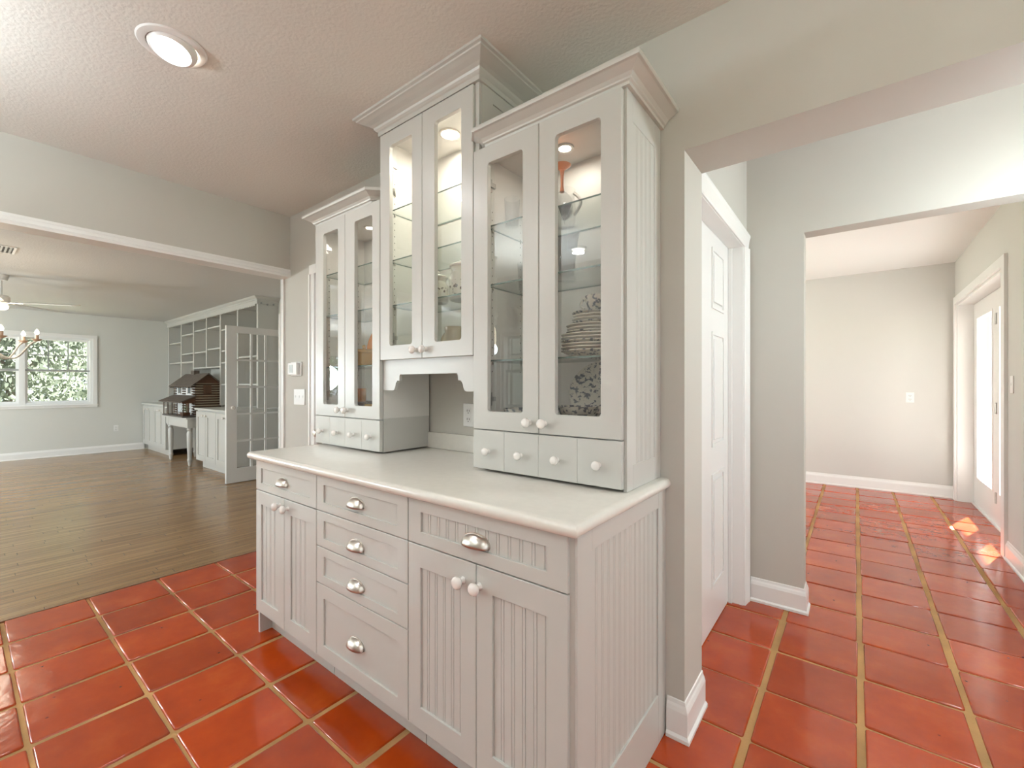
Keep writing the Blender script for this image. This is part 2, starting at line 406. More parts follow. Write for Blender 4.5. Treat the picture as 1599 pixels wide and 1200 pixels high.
struct(obj('trim_1', bx(X_T - 0.012, X_T + 0.001, -1.6, Y_W, -0.01, 0.0015), mat('threshold', (0.20, 0.10, 0.045), 0.5)), 'thin wooden edge strip between oak and terracotta floors')

# ---- kitchen shell
struct(obj('wall_kitchen', wall_cells('x', Y_W, 1.81, X_H0, 1.30, 0, Z_C + 0.1, [(-0.473, 1.20, -1, 2.075), (-2.975, -2.455, -1, 2.035)]), 'wall'), 'beige wall behind the white hutch with open passage')
struct(obj('wall_kitchen_right', wall_cells('y', 2.60, 2.75, -1.75, 1.81, 0, Z_C + 0.1, [(-1.1, 0.9, 0.95, 2.1)]), 'wall'), 'beige kitchen wall with added wide window')
struct(obj('wall_kitchen_front', wall_cells('x', Y_W, 1.81, 1.30, 2.60, 0, Z_C + 0.1, []), 'wall'), 'beige kitchen wall beyond the passage')
struct(obj('wall_kitchen_back', wall_cells('x', -1.60, -1.45, X_H1, 2.60, 0, Z_C + 0.1, [(-3.31, -2.69, 0.95, 1.86), (1.0, 1.9, 0.95, 2.1)]), 'wall'), 'beige kitchen wall with sink window and one added window')
struct(obj('ceiling', bx(X_H1, 2.75, -1.75, Y_W, Z_C, Z_C + 0.1), 'ceil'), 'textured kitchen ceiling')
struct(obj('wall_header', bx(X_H0, X_H1, -1.6, Y_W, 2.085, Z_C + 0.1), 'wall'), 'header over the wide opening to the living room')
struct(obj('trim_2', sweep([(X_H1, -1.6), (X_H1, Y_W - 0.001)], [(0, 2.06), (0.016, 2.06), (0.018, 2.075), (0.012, 2.082), (0.012, 2.10), (0.008, 2.105), (0.006, 2.118), (0, 2.12)]), 'trim'), 'moulded edge trim along the header')
struct(obj('trim_3', boxes([(X_H0 - 0.012, X_H1, -1.6, Y_W - 0.001, 2.062, 2.085)]), 'trim'), 'flat white board under the header')
struct(obj('trim_4', boxes([(X_H0 - 0.004, X_H0 + 0.03, Y_W - 0.012, Y_W - 0.0005, 0, 2.061), (X_H0 - 0.014, X_H0 - 0.0005, Y_W - 0.012, 1.81, 0, 2.061)]), 'trim'), 'white corner strip at the opening')
BASEP = [(0.0, 0.0), (0.022, 0.0), (0.022, 0.012), (0.014, 0.02), (0.014, 0.098), (0.010, 0.112), (0.006, 0.120), (0.004, 0.132), (0.0, 0.134)]
struct(obj('baseboard_kitchen', sweep([(-0.532, Y_W), (-0.473, Y_W), (-0.473, 1.81)], BASEP), 'trim'), 'white baseboard wrapping the wall end beside the hutch')
struct(obj('baseboard_left', sweep([(X_H0 + 0.03, Y_W), (-3.06, Y_W)], BASEP), 'trim'), 'white baseboard left of the hutch')

# ---- hall shell
struct(obj('wall_hall_left', wall_cells('y', -0.62, -0.50, 1.81, 2.87, 0, Z_S + 0.05, [(1.865, 2.775, -1, 2.045)]), 'wall'), 'beige hall wall with panelled door')
struct(obj('wall_hall', wall_cells('x', 2.87, 2.99, -2.6, 1.30, 0, Z_S + 0.05, [(-0.221, 0.80, -1, 2.08)]), 'wall'), 'beige hall wall with opening to the sunroom')
struct(obj('wall_hall_right', bx(1.20, 1.30, 1.81, 2.87, 0, Z_S + 0.05), 'wall'), 'beige hall end wall')
struct(obj('ceiling_hall', bx(-0.62, 1.30, 1.81, 2.87, Z_S, Z_S + 0.1), 'ceil_smooth'), 'white hall ceiling')
struct(obj('baseboard_hall', sweep([(-0.478, 2.87), (-0.221, 2.87), (-0.221, 2.99)], BASEP), 'trim'), 'white baseboard in the hall')

# ---- sunroom shell
struct(obj('wall_sunroom_far', bx(-2.6, 1.12, 6.77, 6.90, 0, Z_S + 0.05), 'wall_sun'), 'pale sunroom end wall')
struct(obj('wall_sunroom_right', wall_cells('y', 0.86, 1.06, 2.99, 6.77, 0, Z_S + 0.05, [(4.745, 6.655, -1, 2.115)]), 'wall_sun'), 'pale sunroom wall with glazed doors')
struct(obj('wall_sunroom_left', wall_cells('y', -2.60, -2.5, 2.99, 6.77, 0, Z_S + 0.05, [(3.6, 6.3, 0.3, 2.2)]), 'wall_sun'), 'pale sunroom wall with added wide window')
struct(obj('ceiling_sunroom', bx(-2.6, 1.12, 2.99, 6.9, Z_S, Z_S + 0.1), 'ceil_smooth'), 'white sunroom ceiling')
struct(obj('baseboard_sunroom', sweep([(-2.5, 6.77), (0.86, 6.77), (0.86, 6.73)], BASEP), 'trim'), 'white baseboard on the sunroom end wall')
struct(obj('baseboard_sunroom_right', sweep([(0.86, 4.655), (0.86, 2.99)], BASEP), 'trim'), 'white baseboard on the sunroom side wall')
struct(obj('roof', bx(1.06, 1.905, 2.0, 8.6, 2.52, 2.62), 'stucco'), 'unseen roof overhang sized to trim the sun through the sunroom doors')  # out of view; its reach is set to cut the floor sun patches

# ---- living room shell
struct(obj('wall_far', wall_cells('y', X_FAR - 0.14, X_FAR, -4.6, 3.1, 0, Z_L + 0.1, [(-0.12, 1.60, 0.90, 2.08), (-4.3, -2.6, 0.90, 2.08)]), 'wall_living'), 'grey living room wall with windows')
struct(obj('wall_shelf', wall_cells('x', Y_L, 3.1, X_FAR, X_H0, 0, Z_L + 0.1, [(-6.255, -4.69, -1, 2.03)]), 'wall_living'), 'wall behind the built-in bookcase')
struct(obj('wall_passage', boxes([(-6.4, -4.5, 4.3, 4.4, 0, 2.6), (-6.5, -6.4, 3.1, 4.4, 0, 2.6), (-4.5, -4.4, 3.1, 4.4, 0, 2.6), (-6.5, -4.4, 3.1, 4.4, 2.5, 2.6), (-6.5, -4.4, 2.981, 4.4, -0.1, -0.002)]), 'wall_living'), 'short passage behind the french doors')
struct(obj('wall_living_near', boxes([(X_H0, X_H0 + 0.1, 1.81, 3.1, 0, Z_L + 0.1), (X_H0, X_H1, -4.6, -1.75, 0, Z_L + 0.1)]), 'wall_living'), 'living room walls beside the wide opening')
struct(obj('wall_living_back', wall_cells('x', -4.6, -4.5, X_FAR, X_H0, 0, Z_L + 0.1, [(-10.2, -7.6, 0.3, 2.15), (-6.9, -4.3, 0.3, 2.15)]), 'wall_living'), 'living room wall with added large windows')
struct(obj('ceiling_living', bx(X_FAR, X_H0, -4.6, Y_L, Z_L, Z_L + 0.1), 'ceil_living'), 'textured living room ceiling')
struct(obj('baseboard_far', sweep([(X_FAR, -4.5), (X_FAR, 2.33)], [(o, z * 0.95) for o, z in BASEP]), 'trim'), 'white baseboard under the far windows')

# ---- windows: units in local frame (x along width, y outwards, z up)
def window(name, loc, rz, w, z0, z1, units, label, grid=(3, 2), casing=0.055, depth=0.14):
    root = empty(name, loc, rz); struct(root, label)
    c = casing
    obj('casing', boxes([(-c, 0, -0.022, 0, z0 - c, z1 + c), (w, w + c, -0.022, 0, z0 - c, z1 + c), (0, w, -0.022, 0, z1, z1 + c), (0, w, -0.022, 0, z0 - c, z0)]), 'trim', root)
    obj('sill', bx(-c - 0.015, w + c + 0.015, -0.038, -0.022, z0 - 0.022, z0 - 0.004, bevel=0.003), 'trim', root)
    uw = w / units
    for k in range(units):
        a, b = k * uw, (k + 1) * uw; j = 0.035; zm = (z0 + z1) / 2
        obj('window_frame', boxes([(a, a + j, 0.001, depth - 0.03, z0, z1), (b - j, b, 0.001, depth - 0.03, z0, z1), (a + j, b - j, 0.001, depth - 0.03, z1 - j, z1), (a + j, b - j, 0.001, depth - 0.03, z0, z0 + j)]), 'frame', root)
        for s, (za, zb, yo) in enumerate(((z0 + j, zm + 0.02, 0.045), (zm - 0.02, z1 - j, 0.075))):
            x0, x1 = a + j, b - j; st = 0.032
            sash = obj('sash', boxes([(x0, x0 + st, yo, yo + 0.028, za, zb), (x1 - st, x1, yo, yo + 0.028, za, zb), (x0 + st, x1 - st, yo, yo + 0.028, za, za + st), (x0 + st, x1 - st, yo, yo + 0.028, zb - st, zb)]), 'frame' if s == 0 else 'frame', root)
            obj('pane', bx(x0 + st, x1 - st, yo + 0.012, yo + 0.016, za + st, zb - st), 'pane', sash)
            if s == 0: obj('meeting_rail', bx(x0, x1, yo - 0.006, yo - 0.001, zb - 0.032, zb - 0.004), 'muntin', sash)
            if s == 1 and grid:
                for g in range(1, grid[0]):
                    gx = x0 + st + (x1 - x0 - 2 * st) * g / grid[0]; obj('muntin', bx(gx - 0.008, gx + 0.008, yo + 0.002, yo + 0.011, za + st, zb - st), 'muntin', sash)
                for g in range(1, grid[1]):
                    gz = za + st + (zb - za - 2 * st) * g / grid[1]; obj('muntin', bx(x0 + st, x1 - st, yo + 0.0025, yo + 0.0105, gz - 0.008, gz + 0.008), 'muntin', sash)
    return root
window('window_1', (X_FAR, -0.12, 0), PI / 2, 1.72, 0.90, 2.08, 2, 'double-hung pair of windows in the far living room wall')
window('window_2', (X_FAR, -4.3, 0), PI / 2, 1.70, 0.90, 2.08, 2, 'second pair of windows in the far living room wall')
window('window_3', (-2.69, -1.45, 0), PI, 0.62, 0.95, 1.86, 1, 'double-hung window over the kitchen sink', depth=0.15)
window('window_4', (1.9, -1.45, 0), PI, 0.9, 0.95, 2.10, 1, 'added plain double-hung window lighting the kitchen from its back wall', grid=None, depth=0.15)  # unseen window, added with the right wall pair to light the kitchen
window('window_5', (2.60, 0.9, 0), -PI / 2, 2.0, 0.95, 2.10, 2, 'added window pair lighting the kitchen from its right wall', grid=None, depth=0.15)
window('window_6', (-2.5, 3.6, 0), PI / 2, 2.7, 0.30, 2.20, 3, 'added tall window group lighting the sunroom', grid=None, depth=0.10)  # unseen opening added to brighten the sunroom
window('window_7', (-7.6, -4.5, 0), PI, 2.6, 0.30, 2.15, 3, 'added tall window group lighting the living room', grid=None, depth=0.10)  # this group and the next are unseen, added for living room daylight
window('window_8', (-4.3, -4.5, 0), PI, 2.6, 0.30, 2.15, 3, 'added tall window group lighting the living room corner', grid=None, depth=0.10)

# ---- hall door (six panel) with jamb and casing
d1 = struct(empty('door_1', (-0.60, 1.865, 0)), 'white panelled hall door standing shut in its casing')
def panel_door(parent, w, h, t, panels, plane='YZ', x=0.0):
    """slab face at x+t looking +x, width along y from 0"""
    bm = bmesh.new(); box(bm, x, x + t, 0.004, w - 0.004, 0.006, h)
    o = obj('slab', bm, 'trim', parent)
    for (a, b, c, d) in panels:
        p = bmesh.new()
        for y0, y1, z0, z1 in ((a, b, c, c + 0.016), (a, b, d - 0.016, d), (a, a + 0.016, c + 0.016, d - 0.016), (b - 0.016, b, c + 0.016, d - 0.016)): box(p, x + t, x + t + 0.006, y0, y1, z0, z1)
        pm = obj('moulding', p, 'trim', o)
        obj('panel', bx(x + t, x + t + 0.007, a + 0.035, b - 0.035, c + 0.035, d - 0.035, bevel=0.003, seg=1), 'trim', o)
    return o
PC = ((0.11, 0.325), (0.515, 0.765))
panel_door(d1, 0.910, 2.04, 0.025, [(p[0], p[1], z0, z1) for p in PC for z0, z1 in ((0.21, 0.79), (0.93, 1.52), (1.64, 1.95))])
obj('jamb', boxes([(0.026, 0.1005, 0.895, 0.9095, 0, 2.044), (0.026, 0.1005, 0.0005, 0.014, 0, 2.044), (0.026, 0.1005, 0.0145, 0.8945, 2.030, 2.044), (0.026, 0.045, 0.882, 0.8945, 0, 2.029)]), 'trim', d1)
CAS = [(0.0, 0.0), (0.008, 0.0), (0.012, 0.006), (0.014, 0.025), (0.018, 0.055), (0.022, 0.066), (0.022, 0.078), (0.0, 0.078)]
obj('casing', prism([(0.1005 + o, 0.900 + q) for o, q in CAS], 0, 2.03, 'XY'), 'trim', d1)
obj('casing', prism([(0.1005 + o, -0.004 - q * 0.6) for o, q in CAS], 0, 2.03, 'XY'), 'trim', d1)
bmh = bmesh.new()
A = [bmh.verts.new((0.1005 + o, -0.050, 2.032 + q)) for o, q in CAS]; B = [bmh.verts.new((0.1005 + o, 0.990, 2.032 + q)) for o, q in CAS]
bmh.faces.new(A); bmh.faces.new(B[::-1])
for i in range(len(A)):
    j = (i + 1) % len(A); bmh.faces.new((A[i], B[i], B[j], A[j]))
obj('casing', bmh, 'trim', d1)

# ---- sunroom glazed doors
d2 = struct(empty('door_2', (0.985, 0, 0)), 'pair of white full-glass doors in the sunroom')
for a, b in ((5.708, 6.638), (4.762, 5.692)):
    fr = obj('leaf', boxes([(0, 0.045, a, a + 0.12, 0.012, 2.09), (0, 0.045, b - 0.19 if b > 6 else b - 0.12, b, 0.012, 2.09), (0, 0.045, a + 0.12, b - 0.19 if b > 6 else b - 0.12, 0.012, 0.29), (0, 0.045, a + 0.12, b - 0.19 if b > 6 else b - 0.12, 1.93, 2.09)]), 'trim', d2)
    e = b - 0.19 if b > 6 else b - 0.12
    obj('glazing_bead', boxes([(-0.008, 0, a + 0.11, a + 0.128, 0.28, 1.94), (-0.008, 0, e - 0.008, e + 0.01, 0.28, 1.94), (-0.008, 0, a + 0.128, e - 0.008, 0.28, 0.298), (-0.008, 0, a + 0.128, e - 0.008, 1.922, 1.94)]), 'trim', fr)
    obj('pane', bx(0.02, 0.025, a + 0.12, e, 0.29, 1.93), 'pane', fr)
for z in (0.245, 1.039, 1.833):
    obj('hinge', boxes([(-0.010, -0.001, 5.688, 5.712, z - 0.05, z + 0.05)], bevel=0.002), 'steel', d2)
obj('jamb', boxes([(-0.125, 0.07, 6.640, 6.6545, 0, 2.114), (-0.125, 0.07, 4.7455, 4.760, 0, 2.114), (-0.125, 0.07, 4.760, 6.640, 2.094, 2.114), (-0.02, 0.07, 4.761, 6.639, 0, 0.011), (0, 0.045, 5.6925, 5.7075, 0.012, 2.09)]), 'trim', d2)
obj('casing', boxes([(-0.145, -0.1255, 4.655, 4.745, 0, 2.115), (-0.145, -0.1255, 6.655, 6.728, 0, 2.115), (-0.145, -0.1255, 4.655, 6.728, 2.115, 2.19)]), 'trim', d2)

# ---- pantry door on the kitchen wall, mostly hidden by the hutch
d3 = struct(empty('door_3', (-2.975, Y_W, 0)), 'narrow white door left of the hutch')
obj('slab', bx(0.004, 0.516, 0.03, 0.065, 0.008, 2.028), 'trim', d3)
obj('casing', boxes([(-0.075, -0.012, -0.016, -0.0005, 0, 2.03), (-0.085, -0.068, -0.024, -0.016, 0, 2.03), (-0.030, -0.012, -0.020, -0.016, 0, 2.03), (-0.085, 0.56, -0.018, -0.0005, 2.03, 2.095)]), 'trim', d3)
obj('door_knob', lathe([(0, -0.055), (0.018, -0.052), (0.026, -0.04), (0.022, -0.026), (0.009, -0.018), (0.009, 0.0), (0.022, 0.002), (0.022, 0.0295)], 14, axis='Y', loc=(0.045, 0, 0.913)), 'nickel', d3, smooth=True)

# ================================================================= HUTCH, BASE
YF = 0.940           # face of doors and drawers
def cup_pull(parent, x, z, y, w=0.094):
    bm = bmesh.new(); n, k = 14, 7; W, H, D = w / 2, 0.030, 0.026; G = []
    for j in range(k + 1):
        t = PI / 2 * j / k; row = []
        for i in range(n + 1):
            a = PI * i / n; row.append(bm.verts.new((x - W * math.cos(a), y - 0.002 - D * (math.sin(a) ** 0.7) * math.sin(t), z + H * (math.sin(a) ** 0.8) * math.cos(t) - 0.004 * math.sin(t))))
        G.append(row)
    for j in range(k):
        for i in range(n):
            try: bm.faces.new((G[j][i], G[j][i + 1], G[j + 1][i + 1], G[j + 1][i]))
            except ValueError: pass
    bmesh.ops.remove_doubles(bm, verts=bm.verts[:], dist=0.0004)
    o = obj('cup_pull', bm, 'nickel', parent, smooth=True, angle=80)
    sm = o.modifiers.new('thickness', 'SOLIDIFY'); sm.thickness = 0.0022; sm.offset = 1
    fl = [(x - W - 0.006, z - 0.004)] + [(x - (W + 0.006) * math.cos(PI * i / 12), z + (H + 0.007) * math.sin(PI * i / 12) ** 0.8) for i in range(13)] + [(x + W + 0.006, z - 0.004)]
    # thin mounting rim
    bm = bmesh.new(); ring = []
    for s, y_ in ((1.0, y - 0.0003), (1.0, y - 0.003)):
        ring.append([(x - (W + 0.005) * math.cos(PI * i / 12), y_, z + (H + 0.005) * max(0, math.sin(PI * i / 12)) ** 0.8) for i in range(13)])
    inn = [[(x - (W - 0.004) * math.cos(PI * i / 12), q, z + (H - 0.005) * max(0, math.sin(PI * i / 12)) ** 0.8) for i in range(13)] for q in (y - 0.0003, y - 0.003)]
    vo = [[bm.verts.new(p) for p in r] for r in ring]; vi = [[bm.verts.new(p) for p in r] for r in inn]
    for i in range(12):
        bm.faces.new((vo[1][i], vo[1][i + 1], vi[1][i + 1], vi[1][i])); bm.faces.new((vo[0][i], vo[0][i + 1], vo[1][i + 1], vo[1][i])); bm.faces.new((vi[0][i], vi[0][i + 1], vi[1][i + 1], vi[1][i]))
    obj('pull_rim', bm, 'nickel', parent)
    return o
KNOB = [(0, -0.034), (0.008, -0.0335), (0.0135, -0.031), (0.0165, -0.026), (0.0165, -0.021), (0.013, -0.016), (0.008, -0.013), (0.007, -0.006), (0.010, -0.001), (0.010, 0)]
def knob_mesh(s):
    bm = lathe([(r * s, h * s) for r, h in KNOB], 18, axis='Y'); me = bpy.data.meshes.new('knob')
    bmesh.ops.recalc_face_normals(bm, faces=bm.faces)
    for f in bm.faces: f.smooth = True
    bm.to_mesh(me); bm.free(); me.materials.append(M['ceramic']); return me
KN_BIG, KN_SM, KN_DR = knob_mesh(1.12), knob_mesh(1.05), knob_mesh(0.92)
def board_profile(w, d):
    return [(0, 0), (w, 0), (w, d - 0.0022), (w - 0.0014, d), (w - 0.0055, d + 0.0003), (w - 0.0085, d - 0.0002), (w - 0.0097, d - 0.002), (w - 0.0109, d), (0.0014, d), (0, d - 0.0022)]
def beadboard_y(parent, x0, x1, z0, z1, yback, d, n, name='bead_board'):
    """boards facing -y between x0 and x1, sharing one mesh"""
    w = (x1 - x0) / n; bm = prism([(p, yback - q) for p, q in board_profile(w, d)], z0, z1, 'XY')
    o = obj(name, bm, 'white', parent); o.location.x = x0
    for k in range(1, n): link(name, o.data, parent, (x0 + k * w, 0, 0))
def beadboard_x(parent, y0, y1, z0, z1, xback, d, n, name='bead_board'):
    w = (y1 - y0) / n; bm = prism([(xback + q, p) for p, q in board_profile(w, d)], z0, z1, 'XY')
    o = obj(name, bm, 'white', parent); o.location.y = y0
    for k in range(1, n): link(name, o.data, parent, (0, y0 + k * w, 0))
def shaker(name, parent, x0, x1, z0, z1, st, rail, y=YF, t=0.021, boards=0, rec=0.0065):
    """frame and recessed panel facing -y"""
    bm = ring_frame(x0, x1, z0, z1, x0 + st, x1 - st, z0 + rail, z1 - rail, y, y + t, r=0.0008, n=1)
    o = obj(name, bm, 'white', parent)
    bv = o.modifiers.new('soft_edge', 'BEVEL'); bv.width = 0.0016; bv.segments = 2; bv.limit_method = 'ANGLE'; bv.angle_limit = math.radians(50)
    if boards: beadboard_y(o, x0 + st, x1 - st, z0 + rail, z1 - rail, y + t, t - rec, boards)
    else: obj('panel', bx(x0 + st, x1 - st, y + rec, y + t, z0 + rail, z1 - rail), 'white', o)
    return o
ZB, ZD, ZT = 0.128, 0.727, 0.875
bxL = (-2.362, -1.768); bxM = (-1.766, -1.176); bxR = (-1.174, -0.538)
def carcass(parent, x0, x1, right_side=True, foot=True):
    obj('body', boxes([(x0, x0 + 0.018, 0.964, 1.585, 0.112, 0.876), (x1 - 0.018, x1, 0.964, 1.585, 0.112, 0.876), (x0 + 0.018, x1 - 0.018, 0.964, 1.585, 0.112, 0.13), (x0 + 0.018, x1 - 0.018, 1.573, 1.585, 0.13, 0.876), (x0 + 0.018, x1 - 0.018, 0.964, 1.573, 0.858, 0.876)]), 'white', parent)
    obj('toe_kick', boxes([(x0 + 0.002, x1, 1.02, 1.035, 0, 0.1118)]), 'white', parent)
# left unit
uL = thing('base_cabinet', 'far white base cabinet with one drawer over two doors, nearest the oak floor', 'cabinet')
carcass(uL, *bxL)
obj('side_panel', boxes([(bxL[0] - 0.016, bxL[0] - 0.0003, 0.962, 1.585, 0, 0.876)]), 'white', uL)
d = shaker('drawer', uL, -2.352, -1.770, ZD + 0.004, ZT, 0.055, 0.036); cup_pull(d, -2.078, 0.788, YF + 0.008)
for k, (a, b) in enumerate(((-2.352, -2.055), (-2.052, -1.770))):
    d = shaker('door', uL, a, b, ZB, ZD, 0.058, 0.066, boards=4 if k else 4)
    link('knob', KN_BIG, d, ((b - 0.040 if k == 0 else a + 0.036), YF, 0.690))
# middle unit
uM = thing('base_cabinet', 'middle white base cabinet with four stacked drawers and metal cup pulls', 'cabinet')
carcass(uM, *bxM)
for a, b, zp in ((0.731, ZT, 0.792), (0.584, 0.728, 0.632), (0.432, 0.581, 0.482), (ZB, 0.429, 0.262)):
    d = shaker('drawer', uM, -1.766, -1.176, a, b, 0.055, 0.036 if b - a < 0.2 else 0.055); cup_pull(d, -1.484, zp, YF + 0.008)
# right unit
uR = thing('base_cabinet', 'white beadboard base cabinet nearest the camera with drawer, two doors and panelled end', 'cabinet')
carcass(uR, bxR[0], -0.561)
d = shaker('drawer', uR, -1.172, -0.560, ZD + 0.004, ZT, 0.062, 0.040, boards=12); cup_pull(d, -0.872, 0.783, YF + 0.008, 0.100)
for k, (a, b) in enumerate(((-1.172, -0.868), (-0.865, -0.560))):
    d = shaker('door', uR, a, b, ZB, ZD, 0.060, 0.072, boards=5)
    link('knob', KN_BIG, d, ((b - 0.052 if k == 0 else a + 0.012 + 0.0), YF, 0.668))
ep = obj('end_panel', boxes([(-0.5605, -0.546, 0.950, 1.588, 0, 0.876)]), 'white', uR)
XE = -0.546
obj('panel_stile', boxes([(XE, XE + 0.008, 0.950, 1.027, 0, 0.876)], bevel=0.001), 'white', ep)
obj('panel_stile', boxes([(XE, XE + 0.008, 1.515, 1.588, 0, 0.876)], bevel=0.001), 'white', ep)
obj('panel_rail', boxes([(XE, XE + 0.008, 1.027, 1.515, 0.820, 0.876)], bevel=0.001), 'white', ep)
obj('panel_rail', boxes([(XE, XE + 0.008, 1.027, 1.515, 0, 0.169)], bevel=0.001), 'white', ep)
beadboard_x(ep, 1.027, 1.515, 0.169, 0.820, XE - 0.004, 0.006, 13)

# countertop with rounded nose
CX0, CX1, CY0 = -2.402, -0.520, 0.916
ZCB, ZCT = 0.8765, 0.914
r = (ZCT - ZCB) / 2
nose = [(-r, ZCB)] + [(-r + r * math.cos(a), ZCB + r + r * math.sin(a)) for a in [(-PI / 2) + PI * k / 8 for k in range(1, 8)]] + [(-r, ZCT)]
cbm = bmesh.new(); loops = []
for o_, z_ in nose: loops.append([cbm.verts.new(p) for p in ((CX0 - o_, Y_W - 0.002, z_), (CX0 - o_, CY0 - o_, z_), (CX1 + o_, CY0 - o_, z_), (CX1 + o_, Y_W - 0.002, z_))])
for A_, B_ in zip(loops, loops[1:]):
    for k in range(3): cbm.faces.new((A_[k], A_[k + 1], B_[k + 1], B_[k]))
cbm.faces.new(loops[0]); cbm.faces.new(loops[-1]); cbm.faces.new([L_[0] for L_ in loops]); cbm.faces.new([L_[3] for L_ in loops])
ct = obj('countertop', cbm, 'counter', smooth=True, angle=30)
tag(ct, 'cream countertop with rounded edge lying on the white base cabinets', 'countertop')
obj('backsplash', bx(CX0, CX1 - 0.05, Y_W - 0.018, Y_W - 0.0015, ZCT + 0.0005, 0.998, bevel=0.002), 'counter', ct)

# ================================================================= HUTCH, GLAZED UPPERS
YU = 1.270; YB = 1.292; YR = 1.580
CROWN = [(0.000, 0.0), (0.012, 0.0), (0.014, 0.010), (0.020, 0.014), (0.022, 0.020), (0.030, 0.030), (0.046, 0.040), (0.056, 0.046), (0.064, 0.048), (0.066, 0.056), (0.066, 0.064), (0.0, 0.064)]
PUCKS = []
def upper(label, x0, x1, dz0, dz1, doors, glass, gz, shelves, light_x, drawers=None, puck_r=0.026):
    root = thing('glass_cabinet', label, 'cabinet')
    zt, zb = dz1 + 0.004, dz0 + 0.004; t = 0.018
    xs0, xs1 = x0 + 0.0005, x1 - 0.0005
    obj('body', boxes([(xs0, xs0 + t, YB, YR, zb, zt), (xs1 - t, xs1, YB, YR, zb, zt), (xs0 + t, xs1 - t, YB, YR, zb, zb + t), (xs0 + t, xs1 - t, YB, YR, zt - t, zt), (xs0 + t, xs1 - t, YR - 0.008, YR, zb + t, zt - t)]), 'inside', root)
    for k, ((a, b), (g0, g1)) in enumerate(zip(doors, glass)):
        bm = ring_frame(a, b, dz0, dz1, g0, g1, gz[0], gz[1], YU, YU + 0.020, r=0.012)
        d = obj('door', bm, 'white', root)
        bv = d.modifiers.new('soft_edge', 'BEVEL'); bv.width = 0.002; bv.segments = 2; bv.limit_method = 'ANGLE'; bv.angle_limit = math.radians(50)
        obj('pane', bx(g0 - 0.006, g1 + 0.006, YU + 0.0202, YU + 0.0215, gz[0] - 0.006, gz[1] + 0.006), 'doorpane', d)
        link('knob', KN_SM, d, ((b - 0.038 if k == 0 else a + 0.024), YU, dz0 + 0.037))
        hx = xs0 + t if k == 0 else xs1 - t; s = 1 if k == 0 else -1
        for hz in (gz[0] + 0.045, gz[1] - 0.055):
            obj('hinge', boxes([(min(hx, hx + s * 0.012), max(hx, hx + s * 0.012), YB + 0.004, YB + 0.060, hz - 0.009, hz + 0.009), (min(hx, hx + s * 0.004), max(hx, hx + s * 0.004), YB + 0.028, YB + 0.046, hz - 0.026, hz + 0.026)]), 'steel', root)
    for z in shelves:
        bm = bmesh.new(); fs = box(bm, xs0 + t + 0.001, xs1 - t - 0.001, YB + 0.014, YR - 0.010, z, z + 0.006)
        for f in fs[2:]: f.material_index = 1
        sh = obj('glass_shelf', bm, ['shelfglass', 'edge'], root)
        for px in (xs0 + t + 0.004, xs1 - t - 0.004):
            for py in (YB + 0.05, YR - 0.05): obj('shelf_pin', lathe([(0, -0.010), (0.005, -0.009), (0.004, -0.001), (0.0055, 0.0)], 8, loc=(px, py, z - 0.0003)), 'nickel', sh)
    holes = bmesh.new()
    for px in (xs0 + t + 0.0004, xs1 - t - 0.0004):
        for py in (YB + 0.05, YR - 0.05):
            z = zb + 0.22
            while z < zt - 0.2:
                vs = [holes.verts.new((px, py + 0.0028 * math.cos(q * PI / 3), z + 0.0028 * math.sin(q * PI / 3))) for q in range(6)]; holes.faces.new(vs); z += 0.032
    ho = obj('shelf_pin_holes', holes, 'dark', root); ho['kind'] = 'stuff'
    # puck lamp in the cabinet top
    zl = zt - t
    obj('lamp_ring', lathe([(puck_r, -0.0005), (puck_r, -0.006), (puck_r + 0.009, -0.006), (puck_r + 0.011, -0.0005)], 20, loc=(light_x, 1.44, zl)), 'nickel', root, smooth=True)
    obj('lamp_lens', lathe([(0, -0.004), (puck_r * 0.98, -0.0035), (puck_r * 0.98, -0.001)], 20, loc=(light_x, 1.44, zl)), 'can', root)
    PUCKS.append((light_x, 1.44, zl - 0.012, root))
    if drawers:
        obj('drawer_box', boxes([(xs0, xs1, YB, YR, 0.9215, dz0 + 0.0035)]), 'white', root)
        for (a, b) in drawers:
            dr = obj('drawer', bx(a, b, YU, YU + 0.020, 0.925, dz0 - 0.004, bevel=0.0012, seg=1), 'white', root)
            link('knob', KN_DR, dr, ((a + b) / 2, YU, 0.994))
    return root
hL = upper('far white glass-front hutch cabinet on the counter holding yellow and orange crockery', -2.400, -1.797, 1.080, 2.140,
    ((-2.398, -2.1015), (-2.0985, -1.799)), ((-2.315, -2.167), (-2.012, -1.859)), (1.142, 2.080), (1.343, 1.630, 1.860), -2.13,
    [(-2.398 + 0.1498 * k + (0.0004 if k else 0), -2.398 + 0.1498 * (k + 1)) for k in range(4)], 0.022)
hC = upper('tallest white glass-front cabinet in the middle, reaching the ceiling above the open niche', -1.797, -1.168, 1.366, 2.438,
    ((-1.794, -1.4925), (-1.4895, -1.188)), ((-1.722, -1.560), (-1.411, -1.253)), (1.432, 2.370), (1.624, 1.840, 2.080), -1.495, None, 0.040)
hR = upper('near white glass-front hutch cabinet with beadboard side, holding floral china and glassware', -1.168, -0.568, 1.078, 2.166,
    ((-1.185, -0.8755), (-0.8725, -0.566)), ((-1.111, -0.944), (-0.806, -0.636)), (1.147, 2.100), (1.340, 1.637, 1.868), -0.870,
    [(-1.185 + 0.1548 * k + (0.0004 if k else 0), -1.185 + 0.1548 * (k + 1)) for k in range(4)], 0.024)
# crowns
def crown(parent, path, z, sx=1.0, sz=1.0): return obj('crown', sweep(path, [(o * sx, z + q * sz) for o, q in CROWN]), 'white', parent)
def ctop(parent, x0, x1, y0, z): obj('top_board', bx(x0, x1, y0, YR, z, z + 0.012), 'white', parent)
